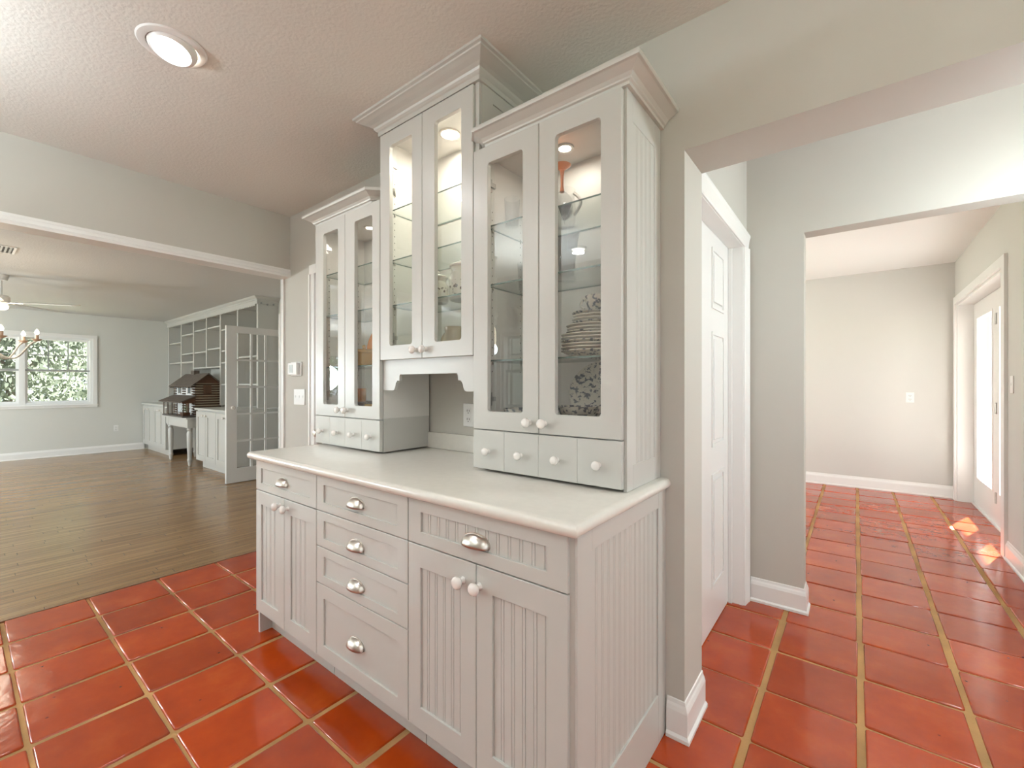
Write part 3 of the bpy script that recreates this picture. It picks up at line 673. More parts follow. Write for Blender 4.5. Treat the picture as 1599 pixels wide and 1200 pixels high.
# travel with the outside on the right hand: along -y side travel towards +x
obj('crown', sweep([(-2.402, 1.585), (-2.402, 1.290), (-1.880, 1.290), (-1.799, 1.371)], [(o, 2.1448 + q * 0.86) for o, q in CROWN]), 'white', hL)
obj('crown', sweep([(-1.166, 1.332), (-1.125, 1.290), (-0.556, 1.290), (-0.556, 1.585)], [(o, 2.1705 + q * 0.86) for o, q in CROWN]), 'white', hR)
obj('crown', sweep([(-1.800, 1.585), (-1.800, 1.280), (-1.164, 1.280), (-1.164, 1.585)], [(0, 2.4425), (0.010, 2.4425), (0.010, 2.462), (0.016, 2.466), (0.022, 2.472), (0.026, 2.480), (0.040, 2.487), (0.060, 2.494), (0.074, 2.500), (0.082, 2.503), (0.084, 2.508), (0.094, 2.511), (0.096, 2.5195), (0, 2.5195)]), 'white', hC)
# centre side panels
sp = obj('side_panel', bx(-1.1675, -1.164, YB, 1.585, 2.1, 2.442), 'white', hC)
obj('panel_frame', boxes([(-1.164, -1.160, 1.292, 1.36, 2.25, 2.442), (-1.164, -1.160, 1.36, 1.585, 2.39, 2.442)]), 'white', sp)
obj('face_stile', bx(-1.1865, -1.1645, 1.281, 1.2915, 2.168, 2.4422), 'white', hC)
# valance with shaped brackets under the centre cabinet
vz = 1.3685; va = -1.796; vb = -1.169
prof = [(0, vz), (0, 1.222), (0.075, 1.222), (0.084, 1.226), (0.090, 1.236), (0.096, 1.258), (0.104, 1.264), (0.104, 1.268), (0.122, 1.268), (0.122, 1.290), (0.128, 1.297)]
poly = [(va + a, z) for a, z in prof] + [(vb - a, z) for a, z in prof[::-1]]
obj('valance', prism(poly, 1.290, 1.306, 'XZ'), 'white', hC)
# inner sides of the niche are the neighbours; soffit board under the centre cabinet
obj('soffit', bx(-1.796, -1.169, 1.3065, YR, 1.352, 1.3685), 'white', hC)
# right cabinet beadboard side
sp = obj('side_panel', bx(-0.5675, -0.562, YB - 0.002, 1.586, 0.9155, 2.172), 'white', hR)
for a in ((1.290, 1.338, 0.9155, 2.172), (1.528, 1.586, 0.9155, 2.172)): obj('panel_stile', bx(-0.562, -0.556, a[0], a[1], a[2], a[3], bevel=0.001, seg=1), 'white', sp)
for a in ((0.9155, 0.995), (2.085, 2.172)): obj('panel_rail', bx(-0.562, -0.556, 1.338, 1.528, a[0], a[1], bevel=0.001, seg=1), 'white', sp)
beadboard_x(sp, 1.338, 1.528, 0.995, 2.085, -0.564, 0.006, 5)

# ================================================================= CROCKERY
def solid_lathe(name, prof, m, x, y, z, label, cat, group=None, seg=28, parts=None):
    o = obj(name, lathe(prof, seg), m, None, (x, y, z), smooth=True, angle=50); tag(o, label, cat, group); return o
def plate_prof(r, h=0.022): return [(0, 0.002), (r * 0.55, 0.0), (r * 0.58, 0.003), (r * 0.72, 0.006), (r, h), (r * 0.99, h + 0.003), (r * 0.7, 0.011), (r * 0.55, 0.007), (0, 0.007)]
def handle(parent, r, z0, z1, out, m, rad=0.0045, ang=PI):
    pts = []
    for k in range(11):
        a = -PI / 2 + PI * k / 10; pts.append(((r + out * math.cos(a)) * math.cos(ang), (r + out * math.cos(a)) * math.sin(ang), (z0 + z1) / 2 + (z1 - z0) / 2 * math.sin(a)))
    return obj('handle', tube(pts, rad, 8), m, parent, smooth=True, angle=80)
CG = 'floral china in the near cabinet'
ZS1 = 1.3465
ords = ['bottom', 'second', 'third', 'fourth', 'fifth', 'sixth', 'seventh', 'eighth', 'ninth', 'tenth', 'eleventh', 'twelfth']
z = ZS1
sizes = [0.128] * 6 + [0.108] * 3 + [0.088] * 4
kinds = ['dinner plate'] * 6 + ['salad plate'] * 3 + ['saucer'] * 4
cnt = {}
for i, (rr, kd) in enumerate(zip(sizes, kinds)):
    c = cnt.get(kd, 0); cnt[kd] = c + 1
    tot = kinds.count(kd)
    wh = 'bottom' if c == 0 else ('topmost' if c == tot - 1 else ords[c] + ' from the bottom')
    solid_lathe(kd.replace(' ', '_'), plate_prof(rr), 'china_rim' if i % 3 else 'china', -0.735 + random.uniform(-.002, .002), 1.437, z, f'floral china {kd}, {wh} of its kind in the plate stack', 'plate', CG, 32)
    z += 0.0115 if i < 12 else 0.0115
z += 0.0142
cup = solid_lathe('teacup', [(0, 0.001), (0.022, 0.0), (0.024, 0.004), (0.036, 0.018), (0.043, 0.040), (0.045, 0.058), (0.043, 0.058), (0.040, 0.040), (0.032, 0.018), (0, 0.008)], 'china', -0.722, 1.42, z - 0.003, 'blue floral teacup standing on top of the plate stack', 'cup', CG)
handle(cup, 0.040, 0.014, 0.050, 0.024, 'china', ang=PI * 1.05)
cup2 = solid_lathe('creamer', [(0, 0.001), (0.020, 0.0), (0.030, 0.014), (0.032, 0.034), (0.024, 0.050), (0.027, 0.062), (0.025, 0.062), (0.021, 0.050), (0.029, 0.034), (0, 0.006)], 'china', -0.935, 1.40, ZS1, 'small floral creamer jug left of the plate stack', 'jug', CG)
handle(cup2, 0.028, 0.014, 0.050, 0.016, 'china', ang=PI * 1.2)
bud = solid_lathe('bud_vase', [(0, 0.001), (0.018, 0), (0.024, 0.016), (0.016, 0.045), (0.007, 0.066), (0.010, 0.090), (0.008, 0.090), (0.005, 0.066), (0, 0.06)], mat('pale_yellow', (0.72, 0.55, 0.18), 0.15), -0.880, 1.335, ZS1, 'tiny yellow vase in front of the plate stack', 'vase')
ZF = 1.1005
bw = [(0, 0.002), (0.040, 0.0), (0.042, 0.004), (0.062, 0.016), (0.074, 0.042), (0.078, 0.046), (0.074, 0.046), (0.060, 0.020), (0.038, 0.009), (0, 0.008)]
solid_lathe('bowl', bw, 'china', -0.790, 1.390, ZF, 'blue floral bowl on the cabinet floor, lower of two stacked', 'bowl', CG)
solid_lathe('bowl', bw, 'china', -0.788, 1.392, ZF + 0.026, 'blue floral bowl stacked upper on another bowl', 'bowl', CG)
pl = obj('platter', lathe([(0, 0.004), (0.08, 0.003), (0.105, 0.010), (0.150, 0.020), (0.149, 0.024), (0.103, 0.015), (0.08, 0.009), (0, 0.009)], 36), 'china', None, (-0.74, 1.522, 1.222), (math.radians(76), 0, 0), smooth=True)
pl.scale = (0.97, 0.80, 1.0); tag(pl, 'oval floral platter leaning against the cabinet back', 'platter', CG)
bl = solid_lathe('bowl', [(0, 0.002), (0.045, 0.0), (0.070, 0.02), (0.080, 0.055), (0.077, 0.055), (0.066, 0.022), (0, 0.008)], 'china', -1.035, 1.40, ZF, 'deep blue floral bowl behind the left glass door', 'bowl', CG)
# glassware upside down
def goblet(x, y, z, label, stem, s=1.0):
    root = thing('goblet', label, 'glass', (x, y, z))
    obj('bowl', lathe([(0.036 * s, 0), (0.040 * s, 0.03 * s), (0.036 * s, 0.062 * s), (0.018 * s, 0.085 * s), (0, 0.090 * s)], 22), 'clearglass', root, smooth=True, angle=80)
    obj('stem', lathe([(0, 0.0903 * s), (0.009 * s, 0.0905 * s), (0.0055 * s, 0.11 * s), (0.006 * s, 0.15 * s), (0.010 * s, 0.172 * s), (0, 0.1725 * s)], 14), stem, root, smooth=True, angle=80)
    obj('foot', lathe([(0, 0.173 * s), (0.012 * s, 0.174 * s), (0.032 * s, 0.186 * s), (0.034 * s, 0.189 * s), (0.0, 0.190 * s)], 22), stem, root, smooth=True, angle=80)
peach = mat('peach_glass_solid', (0.85, 0.30, 0.13), 0.1); M['peachs'] = peach
goblet(-0.858, 1.40, 1.8745, 'upturned goblet with peach stem and foot on the top glass shelf', 'peachs')
goblet(-0.985, 1.43, 1.8745, 'clear upturned goblet left of the peach goblet', 'clearglass', 0.9)
pt = thing('glass_pitcher', 'clear glass pitcher with curved handle behind the peach goblet', 'pitcher', (-0.905, 1.495, 1.8745))
obj('vessel', lathe([(0, 0.002), (0.04, 0.0), (0.045, 0.05), (0.04, 0.11), (0.044, 0.14), (0.041, 0.14), (0.036, 0.11), (0, 0.008)], 22), 'clearglass', pt, smooth=True, angle=80)
obj('handle', tube([(0.043 + 0.030 * math.sin(PI * k / 8), -0.0, 0.12 - 0.085 * k / 8) for k in range(9)], 0.006, 8), mat('grey_glass', (0.55, 0.53, 0.50), 0.1), pt, smooth=True)
v = obj('flared_vase', lathe([(0, 0.002), (0.034, 0.0), (0.036, 0.006), (0.030, 0.02), (0.036, 0.10), (0.050, 0.19), (0.0485, 0.19), (0.034, 0.10), (0.027, 0.022), (0, 0.010)], 24), 'clearglass', None, (-0.862, 1.440, 1.6435), smooth=True, angle=80)
tag(v, 'tall clear flared vase on the middle glass shelf', 'vase')
for k, (x, y) in enumerate(((-1.07, 1.37), (-1.08, 1.47))):
    v = obj('tumbler', lathe([(0, 0.002), (0.026, 0.0), (0.032, 0.11), (0.0305, 0.11), (0.024, 0.010), (0, 0.010)], 20), 'clearglass', None, (x, y, 1.6435 if k else 1.8745), smooth=True, angle=80)
    tag(v, ('clear tumbler on the middle shelf behind the left glass door', 'clear tumbler on the top shelf behind the left glass door')[1 - k], 'glass')
# canisters in the centre cabinet
def canister(x, y, z, s, label):
    root = thing('canister', label, 'canister', (x, y, z), 0, 'village-print canisters')
    obj('body', lathe([(0, 0.001), (0.050 * s, 0.0), (0.055 * s, 0.006), (0.056 * s, 0.088 * s), (0.048 * s, 0.104 * s), (0.044 * s, 0.110 * s), (0.047 * s, 0.124 * s), (0.050 * s, 0.128 * s), (0, 0.128 * s)], 28), 'canister', root, smooth=True)
    l = obj('lid', lathe([(0.053 * s, 0.1285 * s), (0.054 * s, 0.134 * s), (0.034 * s, 0.146 * s), (0, 0.150 * s)], 28), 'ceramic', root, smooth=True)
    obj('lid_knob', lathe([(0.007 * s, 0.149 * s), (0.007 * s, 0.154 * s), (0.013 * s, 0.160 * s), (0.009 * s, 0.168 * s), (0, 0.170 * s)], 14), 'ceramic', l, smooth=True)
canister(-1.545, 1.41, 1.6305, 0.90, 'smaller white village-print canister on the glass shelf')
canister(-1.405, 1.44, 1.6305, 1.18, 'larger white village-print canister with lid on the glass shelf')
ZC = 1.3885
jr = solid_lathe('tan_jar', [(0, 0.001), (0.034, 0.0), (0.040, 0.012), (0.042, 0.09), (0.034, 0.115), (0.034, 0.125), (0.031, 0.125), (0.030, 0.11), (0, 0.10)], 'tan_pot', -1.585, 1.37, ZC, 'tan patterned jar on the floor of the middle cabinet', 'jar')
pi_ = thing('stoneware_pitcher', 'tan stoneware pitcher beside the patterned jar in the middle cabinet', 'pitcher', (-1.455, 1.43, ZC))
obj('vessel', lathe([(0, 0.001), (0.045, 0.0), (0.056, 0.02), (0.058, 0.06), (0.042, 0.10), (0.046, 0.125), (0.043, 0.125), (0.038, 0.10), (0, 0.09)], 24), mat('tan_glaze', (0.50, 0.40, 0.26), 0.2), pi_, smooth=True)
obj('handle', tube([(-0.052 - 0.030 * math.sin(PI * k / 8), 0, 0.105 - 0.07 * k / 8) for k in range(9)], 0.006, 8), mat('tan_glaze_dark', (0.36, 0.27, 0.16), 0.25), pi_, smooth=True)
# yellow and orange crockery in the far cabinet
ZL1 = 1.3495
cs = thing('casserole', 'lidded mustard yellow casserole on the glass shelf', 'casserole', (-2.130, 1.405, ZL1))
obj('body', lathe([(0, 0.001), (0.060, 0.0), (0.070, 0.012), (0.072, 0.066), (0.074, 0.072), (0, 0.072)], 28), 'yellow', cs, smooth=True)
ld = obj('lid', lathe([(0.076, 0.0725), (0.076, 0.078), (0.050, 0.092), (0, 0.098)], 28), 'yellow', cs, smooth=True)
obj('lid_knob', lathe([(0.008, 0.097), (0.008, 0.104), (0.014, 0.112), (0, 0.120)], 14), 'yellow', ld, smooth=True)
yp = obj('dinner_plate', lathe([(0, 0.004), (0.07, 0.003), (0.09, 0.008), (0.125, 0.018), (0.124, 0.021), (0.09, 0.012), (0, 0.009)], 32), 'orange', None, (-2.135, 1.531, 1.475), (math.radians(78), 0, 0), smooth=True)
tag(yp, 'amber plate standing upright behind the mustard casserole', 'plate')
mg = solid_lathe('mug', [(0, 0.001), (0.034, 0.0), (0.037, 0.006), (0.038, 0.088), (0.035, 0.088), (0.034, 0.01), (0, 0.01)], 'orange', -2.262, 1.455, ZL1, 'orange mug left of the mustard casserole', 'mug'); handle(mg, 0.035, 0.02, 0.07, 0.022, 'orange', ang=-0.3)
zz = 1.1025
for k in range(4):
    solid_lathe('side_plate', plate_prof(0.088, 0.018), 'brown', -2.190, 1.42, zz, f'brown side plate, {["bottom", "second from the bottom", "third from the bottom", "topmost"][k]} of four on the far cabinet floor', 'plate', 'brown side plates'); zz += 0.0105
mg = solid_lathe('mug', [(0, 0.001), (0.036, 0.0), (0.040, 0.008), (0.041, 0.072), (0.038, 0.072), (0.036, 0.012), (0, 0.012)], 'orange', -2.205, 1.42, zz + 0.0105, 'orange mug standing on the brown side plates', 'mug'); handle(mg, 0.037, 0.014, 0.06, 0.022, 'orange', ang=-0.5)
solid_lathe('ramekin', [(0, 0.001), (0.036, 0.0), (0.042, 0.006), (0.046, 0.042), (0.043, 0.042), (0.040, 0.012), (0, 0.010)], 'yellow', -2.040, 1.400, 1.1025, 'small mustard ramekin on the far cabinet floor', 'bowl')

# ================================================================= WALL FITTINGS
def outlet(loc, rz, label, w=0.072, h=0.115, kind='outlet'):
    """plate facing local -y"""
    root = thing(kind, label, 'outlet' if kind == 'outlet' else 'switch', loc, rz)
    obj('plate', bx(-w / 2, w / 2, -0.006, -0.0003, -h / 2, h / 2, bevel=0.002), 'plastic', root)
    if kind == 'outlet':
        for s in (-0.021, 0.021):
            f = obj('socket', bx(-0.017, 0.017, -0.008, -0.006, s - 0.015, s + 0.015, bevel=0.0008, seg=1), 'plastic', root)
            obj('slots', boxes([(-0.0085, -0.0055, -0.0085, -0.008, s - 0.004, s + 0.007), (0.0055, 0.0085, -0.0085, -0.008, s - 0.004, s + 0.006), (-0.0025, 0.0025, -0.0085, -0.008, s - 0.012, s - 0.008)]), 'dark', f)
    else:
        n = max(1, round((w - 0.02) / 0.046))
        for k in range(n):
            cx = -w / 2 + w * (k + 0.5) / n if n > 1 else 0
            obj('toggle', bx(cx - 0.006, cx + 0.006, -0.009, -0.006, -0.006, 0.012, bevel=0.001, seg=1), 'plastic', root)
    return root
outlet((-1.512, Y_W, 1.098), 0, 'white duplex outlet inside the open niche of the hutch')
outlet((-3.228, Y_W, 1.158), 0, 'white triple light switch plate below the thermostat', 0.16, 0.115, 'light_switch')
outlet((0.494, 6.77, 1.102), 0, 'white outlet plate on the sunroom end wall')
outlet((0.86, 4.541, 1.25), -PI / 2, 'white switch plate beside the sunroom glass doors', 0.072, 0.12, 'light_switch')
outlet((X_FAR, 1.915, 0.433), PI / 2, 'white outlet low on the far living room wall')
th = thing('thermostat', 'white thermostat with small grey screen on the wall above the switches', 'thermostat', (-3.275, Y_W, 1.366))
obj('back_plate', bx(-0.075, 0.085, -0.010, -0.0003, -0.052, 0.052, bevel=0.003), 'plastic', th)
hs = obj('housing', bx(-0.070, 0.062, -0.034, -0.0102, -0.045, 0.045, bevel=0.004), 'plastic', th)
obj('screen', bx(-0.045, 0.008, -0.0352, -0.034, -0.030, 0.030), 'screen', hs)

# ================================================================= LAMPS
def area(name, parent, loc, power, size, color=(0.97, 0.98, 1.0), rot=(0, 0, 0)):
    d = bpy.data.lights.new(name, 'AREA'); d.shape = 'DISK'; d.size = size; d.energy = power; d.color = color
    o = bpy.data.objects.new(name, d); COL.objects.link(o); o.parent = parent; o.location = loc; o.rotation_euler = rot
    return o
def point(name, parent, loc, power, radius, color=(1, 0.88, 0.7)):
    d = bpy.data.lights.new(name, 'POINT'); d.shadow_soft_size = radius; d.energy = power; d.color = color
    o = bpy.data.objects.new(name, d); COL.objects.link(o); o.parent = parent; o.location = loc
    return o
for x, y, zl, root in PUCKS: area('puck_light', root, (x, y, zl), POWER_PUCK * (5.2 if abs(x + 1.495) < 0.01 else 1.0), 0.05, (1.0, 0.93, 0.80))
def recessed(x, y, label, tilt=0.0):
    root = thing('recessed_light', label, 'ceiling light', (x, y, Z_C), 0, 'recessed kitchen lights')
    obj('trim_ring', lathe([(0.080, -0.0005), (0.080, -0.006), (0.086, -0.007), (0.104, -0.005), (0.109, -0.0005)], 36), 'plastic', root, smooth=True)
    g = obj('eyeball', lathe([(0.079, -0.0006), (0.076, -0.014), (0.062, -0.024), (0.060, -0.018)], 32), 'plastic', root, smooth=True)
    ln = obj('lens', lathe([(0, -0.026), (0.045, -0.024), (0.0595, -0.019), (0.0595, -0.016)], 28), 'can', root, smooth=True)
    g.rotation_euler = ln.rotation_euler = (tilt, tilt * 0.6, 0)
    area('downlight', root, (0, 0, -0.05), POWER_CAN, 0.11)
recessed(-2.02, 0.515, 'round recessed ceiling light glowing above the terracotta floor', math.radians(-10))
for x, y, lb in ((1.30, 0.50, 'added recessed fill light near the right kitchen window'), (-2.02, -1.0, 'added recessed fill light near the kitchen sink window')): recessed(x, y, lb)  # unseen extra downlights added for even kitchen fill
# sink pendant is reflected in the hutch; the rest are added fill lamps
for k, (x, y) in enumerate(((-2.86, -0.75), (-1.70, -0.95), (0.10, -1.15), (2.05, 0.85))):
    root = thing('pendant_lamp', ('glowing glass pendant lamp nearest the sink window', 'added glass pendant fill lamp second from the sink window', 'added glass pendant fill lamp behind the camera', 'added glass pendant fill lamp by the right kitchen window')[k], 'lamp', (x, y, 0), 0, 'kitchen pendants')
    obj('canopy', lathe([(0, Z_C - 0.03), (0.05, Z_C - 0.025), (0.06, Z_C - 0.001)], 18), 'nickel', root, smooth=True)
    obj('cord', tube([(0, 0, 1.83), (0, 0, Z_C - 0.028)], 0.003, 6), 'nickel', root)
    obj('shade', lathe([(0.018, 1.83), (0.034, 1.82), (0.046, 1.76), (0.048, 1.70), (0.042, 1.65), (0.039, 1.65), (0.044, 1.70), (0.042, 1.76), (0.030, 1.815), (0.016, 1.825)], 20), 'shade', root, smooth=True)
    point('bulb_light', root, (0, 0, 1.60), POWER_PEND * (6 if k == 3 else 0.8), 0.06, COOL)
def unseen_globe_lamp(x, y, zc, z, power, label):  # off-frame lamps; all but the hall one are added room fill
    root = thing('unseen_globe_lamp', label, 'lamp', (x, y, 0), 0, 'globe pendants')
    obj('canopy', lathe([(0, zc - 0.03), (0.05, zc - 0.025), (0.06, zc - 0.001)], 18), 'nickel', root, smooth=True)
    obj('cord', tube([(0, 0, z + 0.11), (0, 0, zc - 0.028)], 0.003, 6), 'nickel', root)
    obj('globe', lathe([(0.03, 0.11), (0.06, 0.09), (0.10, 0.03), (0.10, -0.03), (0.07, -0.08), (0.06, -0.085)], 24, loc=(0, 0, z)), 'shade', root, smooth=True)
    point('globe_light', root, (0, 0, z - 0.16), power, 0.28 if x < -4 else 0.08, COOL)
def uplight(x, y, z, power, label):  # unseen lamp added to wash the ceiling and give flat fill
    root = thing('added_fill_uplight', label, 'lamp', (x, y, 0), 0, 'added fill uplights')
    obj('canopy', lathe([(0, Z_C - 0.03), (0.05, Z_C - 0.025), (0.06, Z_C - 0.001)], 18), 'nickel', root, smooth=True)
    obj('rod', tube([(0, 0, z), (0, 0, Z_C - 0.028)], 0.006, 8), 'nickel', root)
    obj('bowl', lathe([(0, z - 0.10), (0.10, z - 0.09), (0.20, z - 0.03), (0.22, z + 0.02), (0.215, z + 0.02), (0.19, z - 0.025), (0.09, z - 0.08), (0, z - 0.085)], 28), 'plastic', root, smooth=True)
    area('ceiling_fill_light', root, (0, 0, z + 0.03), power, 0.36, COOL, (PI, 0, 0))
uplight(0.35, -0.55, 2.02, POWER_UP, 'added opaque bowl fill light for the ceiling behind the camera')
uplight(-2.35, -0.75, 2.02, POWER_UP * 1.55, 'added opaque bowl fill light for the ceiling near the sink window')
unseen_globe_lamp(0.86, 2.36, Z_S, 1.98, 34, 'globe pendant in the hall')
unseen_globe_lamp(-1.5, 4.4, Z_S, 1.70, 14, 'added globe fill lamp in the sunroom')
unseen_globe_lamp(-5.6, -2.4, Z_L, 1.70, 135, 'added globe fill lamp in the near part of the living room')
unseen_globe_lamp(-9.0, -2.4, Z_L, 1.55, 280, 'added globe fill lamp by the far living room windows')

# chandelier in the living room
ch = thing('chandelier', 'antique white chandelier with candle bulbs hanging in the living room', 'chandelier', (-6.40, 0.22, 0))
obj('stem', lathe([(0, 1.50), (0.02, 1.51), (0.032, 1.54), (0.014, 1.58), (0.022, 1.66), (0.012, 1.72), (0.018, 1.80), (0.006, 1.84), (0.006, 1.88), (0, 1.88)], 14), 'antique', ch, smooth=True)
obj('chain', tube([(0, 0, 1.88), (0, 0, 2.47)], 0.004, 6), 'antique', ch)
obj('canopy', lathe([(0, 2.46), (0.05, 2.47), (0.062, 2.5035)], 18), 'antique', ch, smooth=True)
for k in range(6):
    a = math.radians(12 + 60 * k); ca, sa = math.cos(a), math.sin(a)
    pts = []
    for t in range(13):
        u = t / 12; rr = 0.02 + 0.30 * u; zz = 1.60 - 0.10 * math.sin(PI * min(1, u * 1.15)) + 0.075 * max(0, u - 0.55) / 0.45
        pts.append((rr * ca, rr * sa, zz))
    arm = obj('arm', tube(pts, 0.008, 8), 'antique', ch, smooth=True, angle=80)
    ex, ey, ez = pts[-1]
    obj('candle_cup', lathe([(0.004, -0.004), (0.020, 0.0), (0.040, 0.018), (0.036, 0.018), (0.018, 0.006), (0.016, 0.010)], 16, loc=(ex, ey, ez)), 'copper', arm, smooth=True)
    obj('candle', lathe([(0.014, 0.006), (0.014, 0.062), (0, 0.062)], 12, loc=(ex, ey, ez)), 'copper', arm, smooth=True)
    obj('bulb', lathe([(0, 0.062), (0.012, 0.068), (0.017, 0.082), (0.011, 0.102), (0, 0.118)], 12, loc=(ex, ey, ez)), 'bulb', arm, smooth=True)
point('chandelier_light', ch, (0, 0, 1.78), 6, 0.12)
# ceiling fan
fan = thing('ceiling_fan', 'white ceiling fan with light bowl below the living room ceiling', 'ceiling fan', (-7.70, 0.36, 0))
obj('canopy', lathe([(0, 2.44), (0.05, 2.445), (0.07, 2.5035)], 20), 'fanwhite', fan, smooth=True)
obj('rod', tube([(0, 0, 2.27), (0, 0, 2.45)], 0.012, 10), 'fanwhite', fan)
obj('motor', lathe([(0, 2.275), (0.06, 2.27), (0.075, 2.25), (0.075, 2.19), (0.055, 2.175), (0.0, 2.172)], 24), 'fanwhite', fan, smooth=True)
obj('light_bowl', lathe([(0.045, 2.171), (0.062, 2.15), (0.058, 2.125), (0.03, 2.105), (0, 2.10)], 24), 'shade', fan, smooth=True)
for k in range(5):
    a = math.radians(58 + 72 * k)
    bm = prism([(0.10, -0.045), (0.28, -0.062), (0.66, -0.068), (0.70, -0.04), (0.70, 0.04), (0.66, 0.068), (0.28, 0.062), (0.10, 0.045)], -0.004, 0.004, 'XY')
    b = obj('blade', bm, 'fanwhite', fan, (0, 0, 2.195), (math.radians(12), 0, a))
    obj('blade_bracket', boxes([(0.06, 0.20, -0.018, 0.018, -0.012, -0.0045)]), 'nickel', b)
point('fan_light', fan, (0, 0, 1.98), 3, 0.08)
vt = thing('ceiling_vent', 'grey louvred air vent in the living room ceiling', 'vent', (-6.20, 0.28, Z_L))
obj('frame', boxes([(-0.16, 0.16, -0.10, -0.085, -0.008, -0.0005), (-0.16, 0.16, 0.085, 0.10, -0.008, -0.0005), (-0.16, -0.145, -0.085, 0.085, -0.008, -0.0005), (0.145, 0.16, -0.085, 0.085, -0.008, -0.0005)]), 'plastic', vt)
for k in range(6): obj('louvre', bx(-0.144, 0.144, -0.080 + 0.028 * k, -0.066 + 0.028 * k, -0.007, -0.003), 'muntin', vt)
obj('duct', bx(-0.145, 0.145, -0.085, 0.085, -0.0022, -0.0006), 'dark', vt)

# ================================================================= LIVING ROOM FURNITURE
# french doors
def french_leaf(label, x, face):
    root = thing('french_door', label, 'door', (x, 2.126, 0), 0, 'french door leaves')
    t, w, h = 0.040, 0.764, 1.992; st, br, tr = 0.118, 0.185, 0.085
    fr = obj('frame', boxes([(0, t, 0, st, 0.008, h), (0, t, w - st, w, 0.008, h), (0, t, st, w - st, 0.008, br), (0, t, st, w - st, h - tr, h)]), 'trim', root)
    cw = (w - 2 * st) / 3; rh = (h - br - tr) / 5
    for c in (1, 2): obj('muntin', bx(0.006, t - 0.006, st + c * cw - 0.012, st + c * cw + 0.012, br, h - tr), 'trim', root)
    for q in range(1, 5): obj('muntin', bx(0.0065, t - 0.0065, st, w - st, br + q * rh - 0.012, br + q * rh + 0.012), 'trim', root)
    for c in range(3):
        for q in range(5): obj('pane', bx(t / 2 - 0.002, t / 2 + 0.002, st + c * cw + 0.012, st + (c + 1) * cw - 0.012, br + q * rh + 0.012, br + (q + 1) * rh - 0.012), 'pane', root)
    for s in (-1, 1):
        xx = t + 0.0002 if s > 0 else -0.0002
        obj('door_knob', lathe([(0.022, 0), (0.022, 0.004 * s), (0.009, 0.006 * s), (0.009, 0.024 * s), (0.020, 0.032 * s), (0.026, 0.044 * s), (0.020, 0.056 * s), (0, 0.060 * s)], 16, axis='X', loc=(xx, 0.062, 0.957)), 'ceramic', root, smooth=True)
    for z in (0.2, 1.0, 1.8): obj('hinge', bx(t, t + 0.008, w, w + 0.030, z - 0.045, z + 0.045), 'nickel', root)
french_leaf('white fifteen-pane french door leaf standing open beside the bookcase', -6.225, 1)
french_leaf('white french door leaf seen edge-on next to the kitchen wall', -4.775, 1)
struct(obj('trim_5', boxes([(-6.33, -6.26, 2.958, 2.9795, 0, 2.10), (-4.685, -4.60, 2.958, 2.9795, 0, 2.10), (-6.33, -4.60, 2.958, 2.9795, 2.032, 2.115)]), 'trim'), 'white casing of the french doors')

# built-in bookcase: upper shelves
BK0, BK1, YBK, YBW = -10.895, -6.692, 2.700, 2.976
bk = thing('bookcase', 'white built-in bookcase with scalloped crown filling the living room wall', 'bookcase')
obj('back_panel', bx(BK0, BK1, YBW - 0.012, YBW, 0.912, 2.40), 'white', bk)
vert = [-10.84, -10.068, -9.385, -8.738, -8.114, -7.42, BK1 - 0.03]
for k, x in enumerate(vert):
    z0 = 1.5505 if abs(x + 8.738) < 0.01 else 0.912
    obj('upright', bx(x - (0.05 if k == 0 else 0.022), x + (0.022 if k < 6 else 0.03), YBK, YBW - 0.0125, z0, 2.40), 'white', bk)
def shelf(a, b, z): obj('shelf', bx(vert[a] + 0.0225, vert[b] - 0.0225, YBK + 0.01, YBW - 0.0125, z - 0.012, z + 0.012), 'white', bk)
for z in (2.052, 1.665, 1.25): shelf(0, 1, z)
for z in (2.171, 1.816, 1.662, 1.25): shelf(1, 2, z)
for z in (2.202, 1.815): shelf(2, 3, z)
for z in (2.207, 1.845): shelf(3, 4, z)
obj('shelf', bx(vert[2] + 0.0225, vert[4] - 0.0225, YBK + 0.002, YBW - 0.0125, 1.528, 1.5504), 'white', bk)
for z in (2.13, 1.79, 1.60, 1.25): shelf(4, 5, z)
for z in (2.05, 1.66, 1.25): shelf(5, 6, z)
for k in range(14):
    x = BK0 + 0.2 + k * (BK1 - BK0 - 0.3) / 13
    if all(abs(x - v) > 0.06 for v in vert): obj('batten', bx(x - 0.012, x + 0.012, YBW - 0.018, YBW - 0.0122, 1.56, 2.40), 'white', bk)
# frieze with scallops and crown
obj('frieze', bx(BK0, BK1, YBK - 0.012, YBW, 2.402, 2.46), 'white', bk)
sc = bmesh.new(); xx = BK0 + 0.005; sw = 0.062
for k in range(int((BK1 - BK0) / sw) + 1):
    c0 = BK0 + sw * (k + 0.5)
    if c0 + sw / 2 > BK1: break
    pts = [(c0 - sw / 2, 2.402)] + [(c0 + sw / 2 * math.cos(PI + PI * q / 6), 2.402 - 0.030 * math.sin(PI * q / 6)) for q in range(1, 6)] + [(c0 + sw / 2, 2.402)]
    a = [sc.verts.new((p[0], YBK - 0.022, p[1])) for p in pts]; b = [sc.verts.new((p[0], YBK - 0.010, p[1])) for p in pts]
    sc.faces.new(a); sc.faces.new(b[::-1])
    for q in range(len(pts)): sc.faces.new((a[q], b[q], b[(q + 1) % len(pts)], a[(q + 1) % len(pts)]))
o = obj('scallop_edge', sc, 'white', bk); o['kind'] = 'stuff'
obj('crown', sweep([(BK0, YBK - 0.012), (BK1, YBK - 0.012), (BK1, YBW)], [(0, 2.455), (0.012, 2.455), (0.016, 2.47), (0.04, 2.485), (0.05, 2.4945), (0.055, 2.5035), (0, 2.5035)]), 'white', bk)
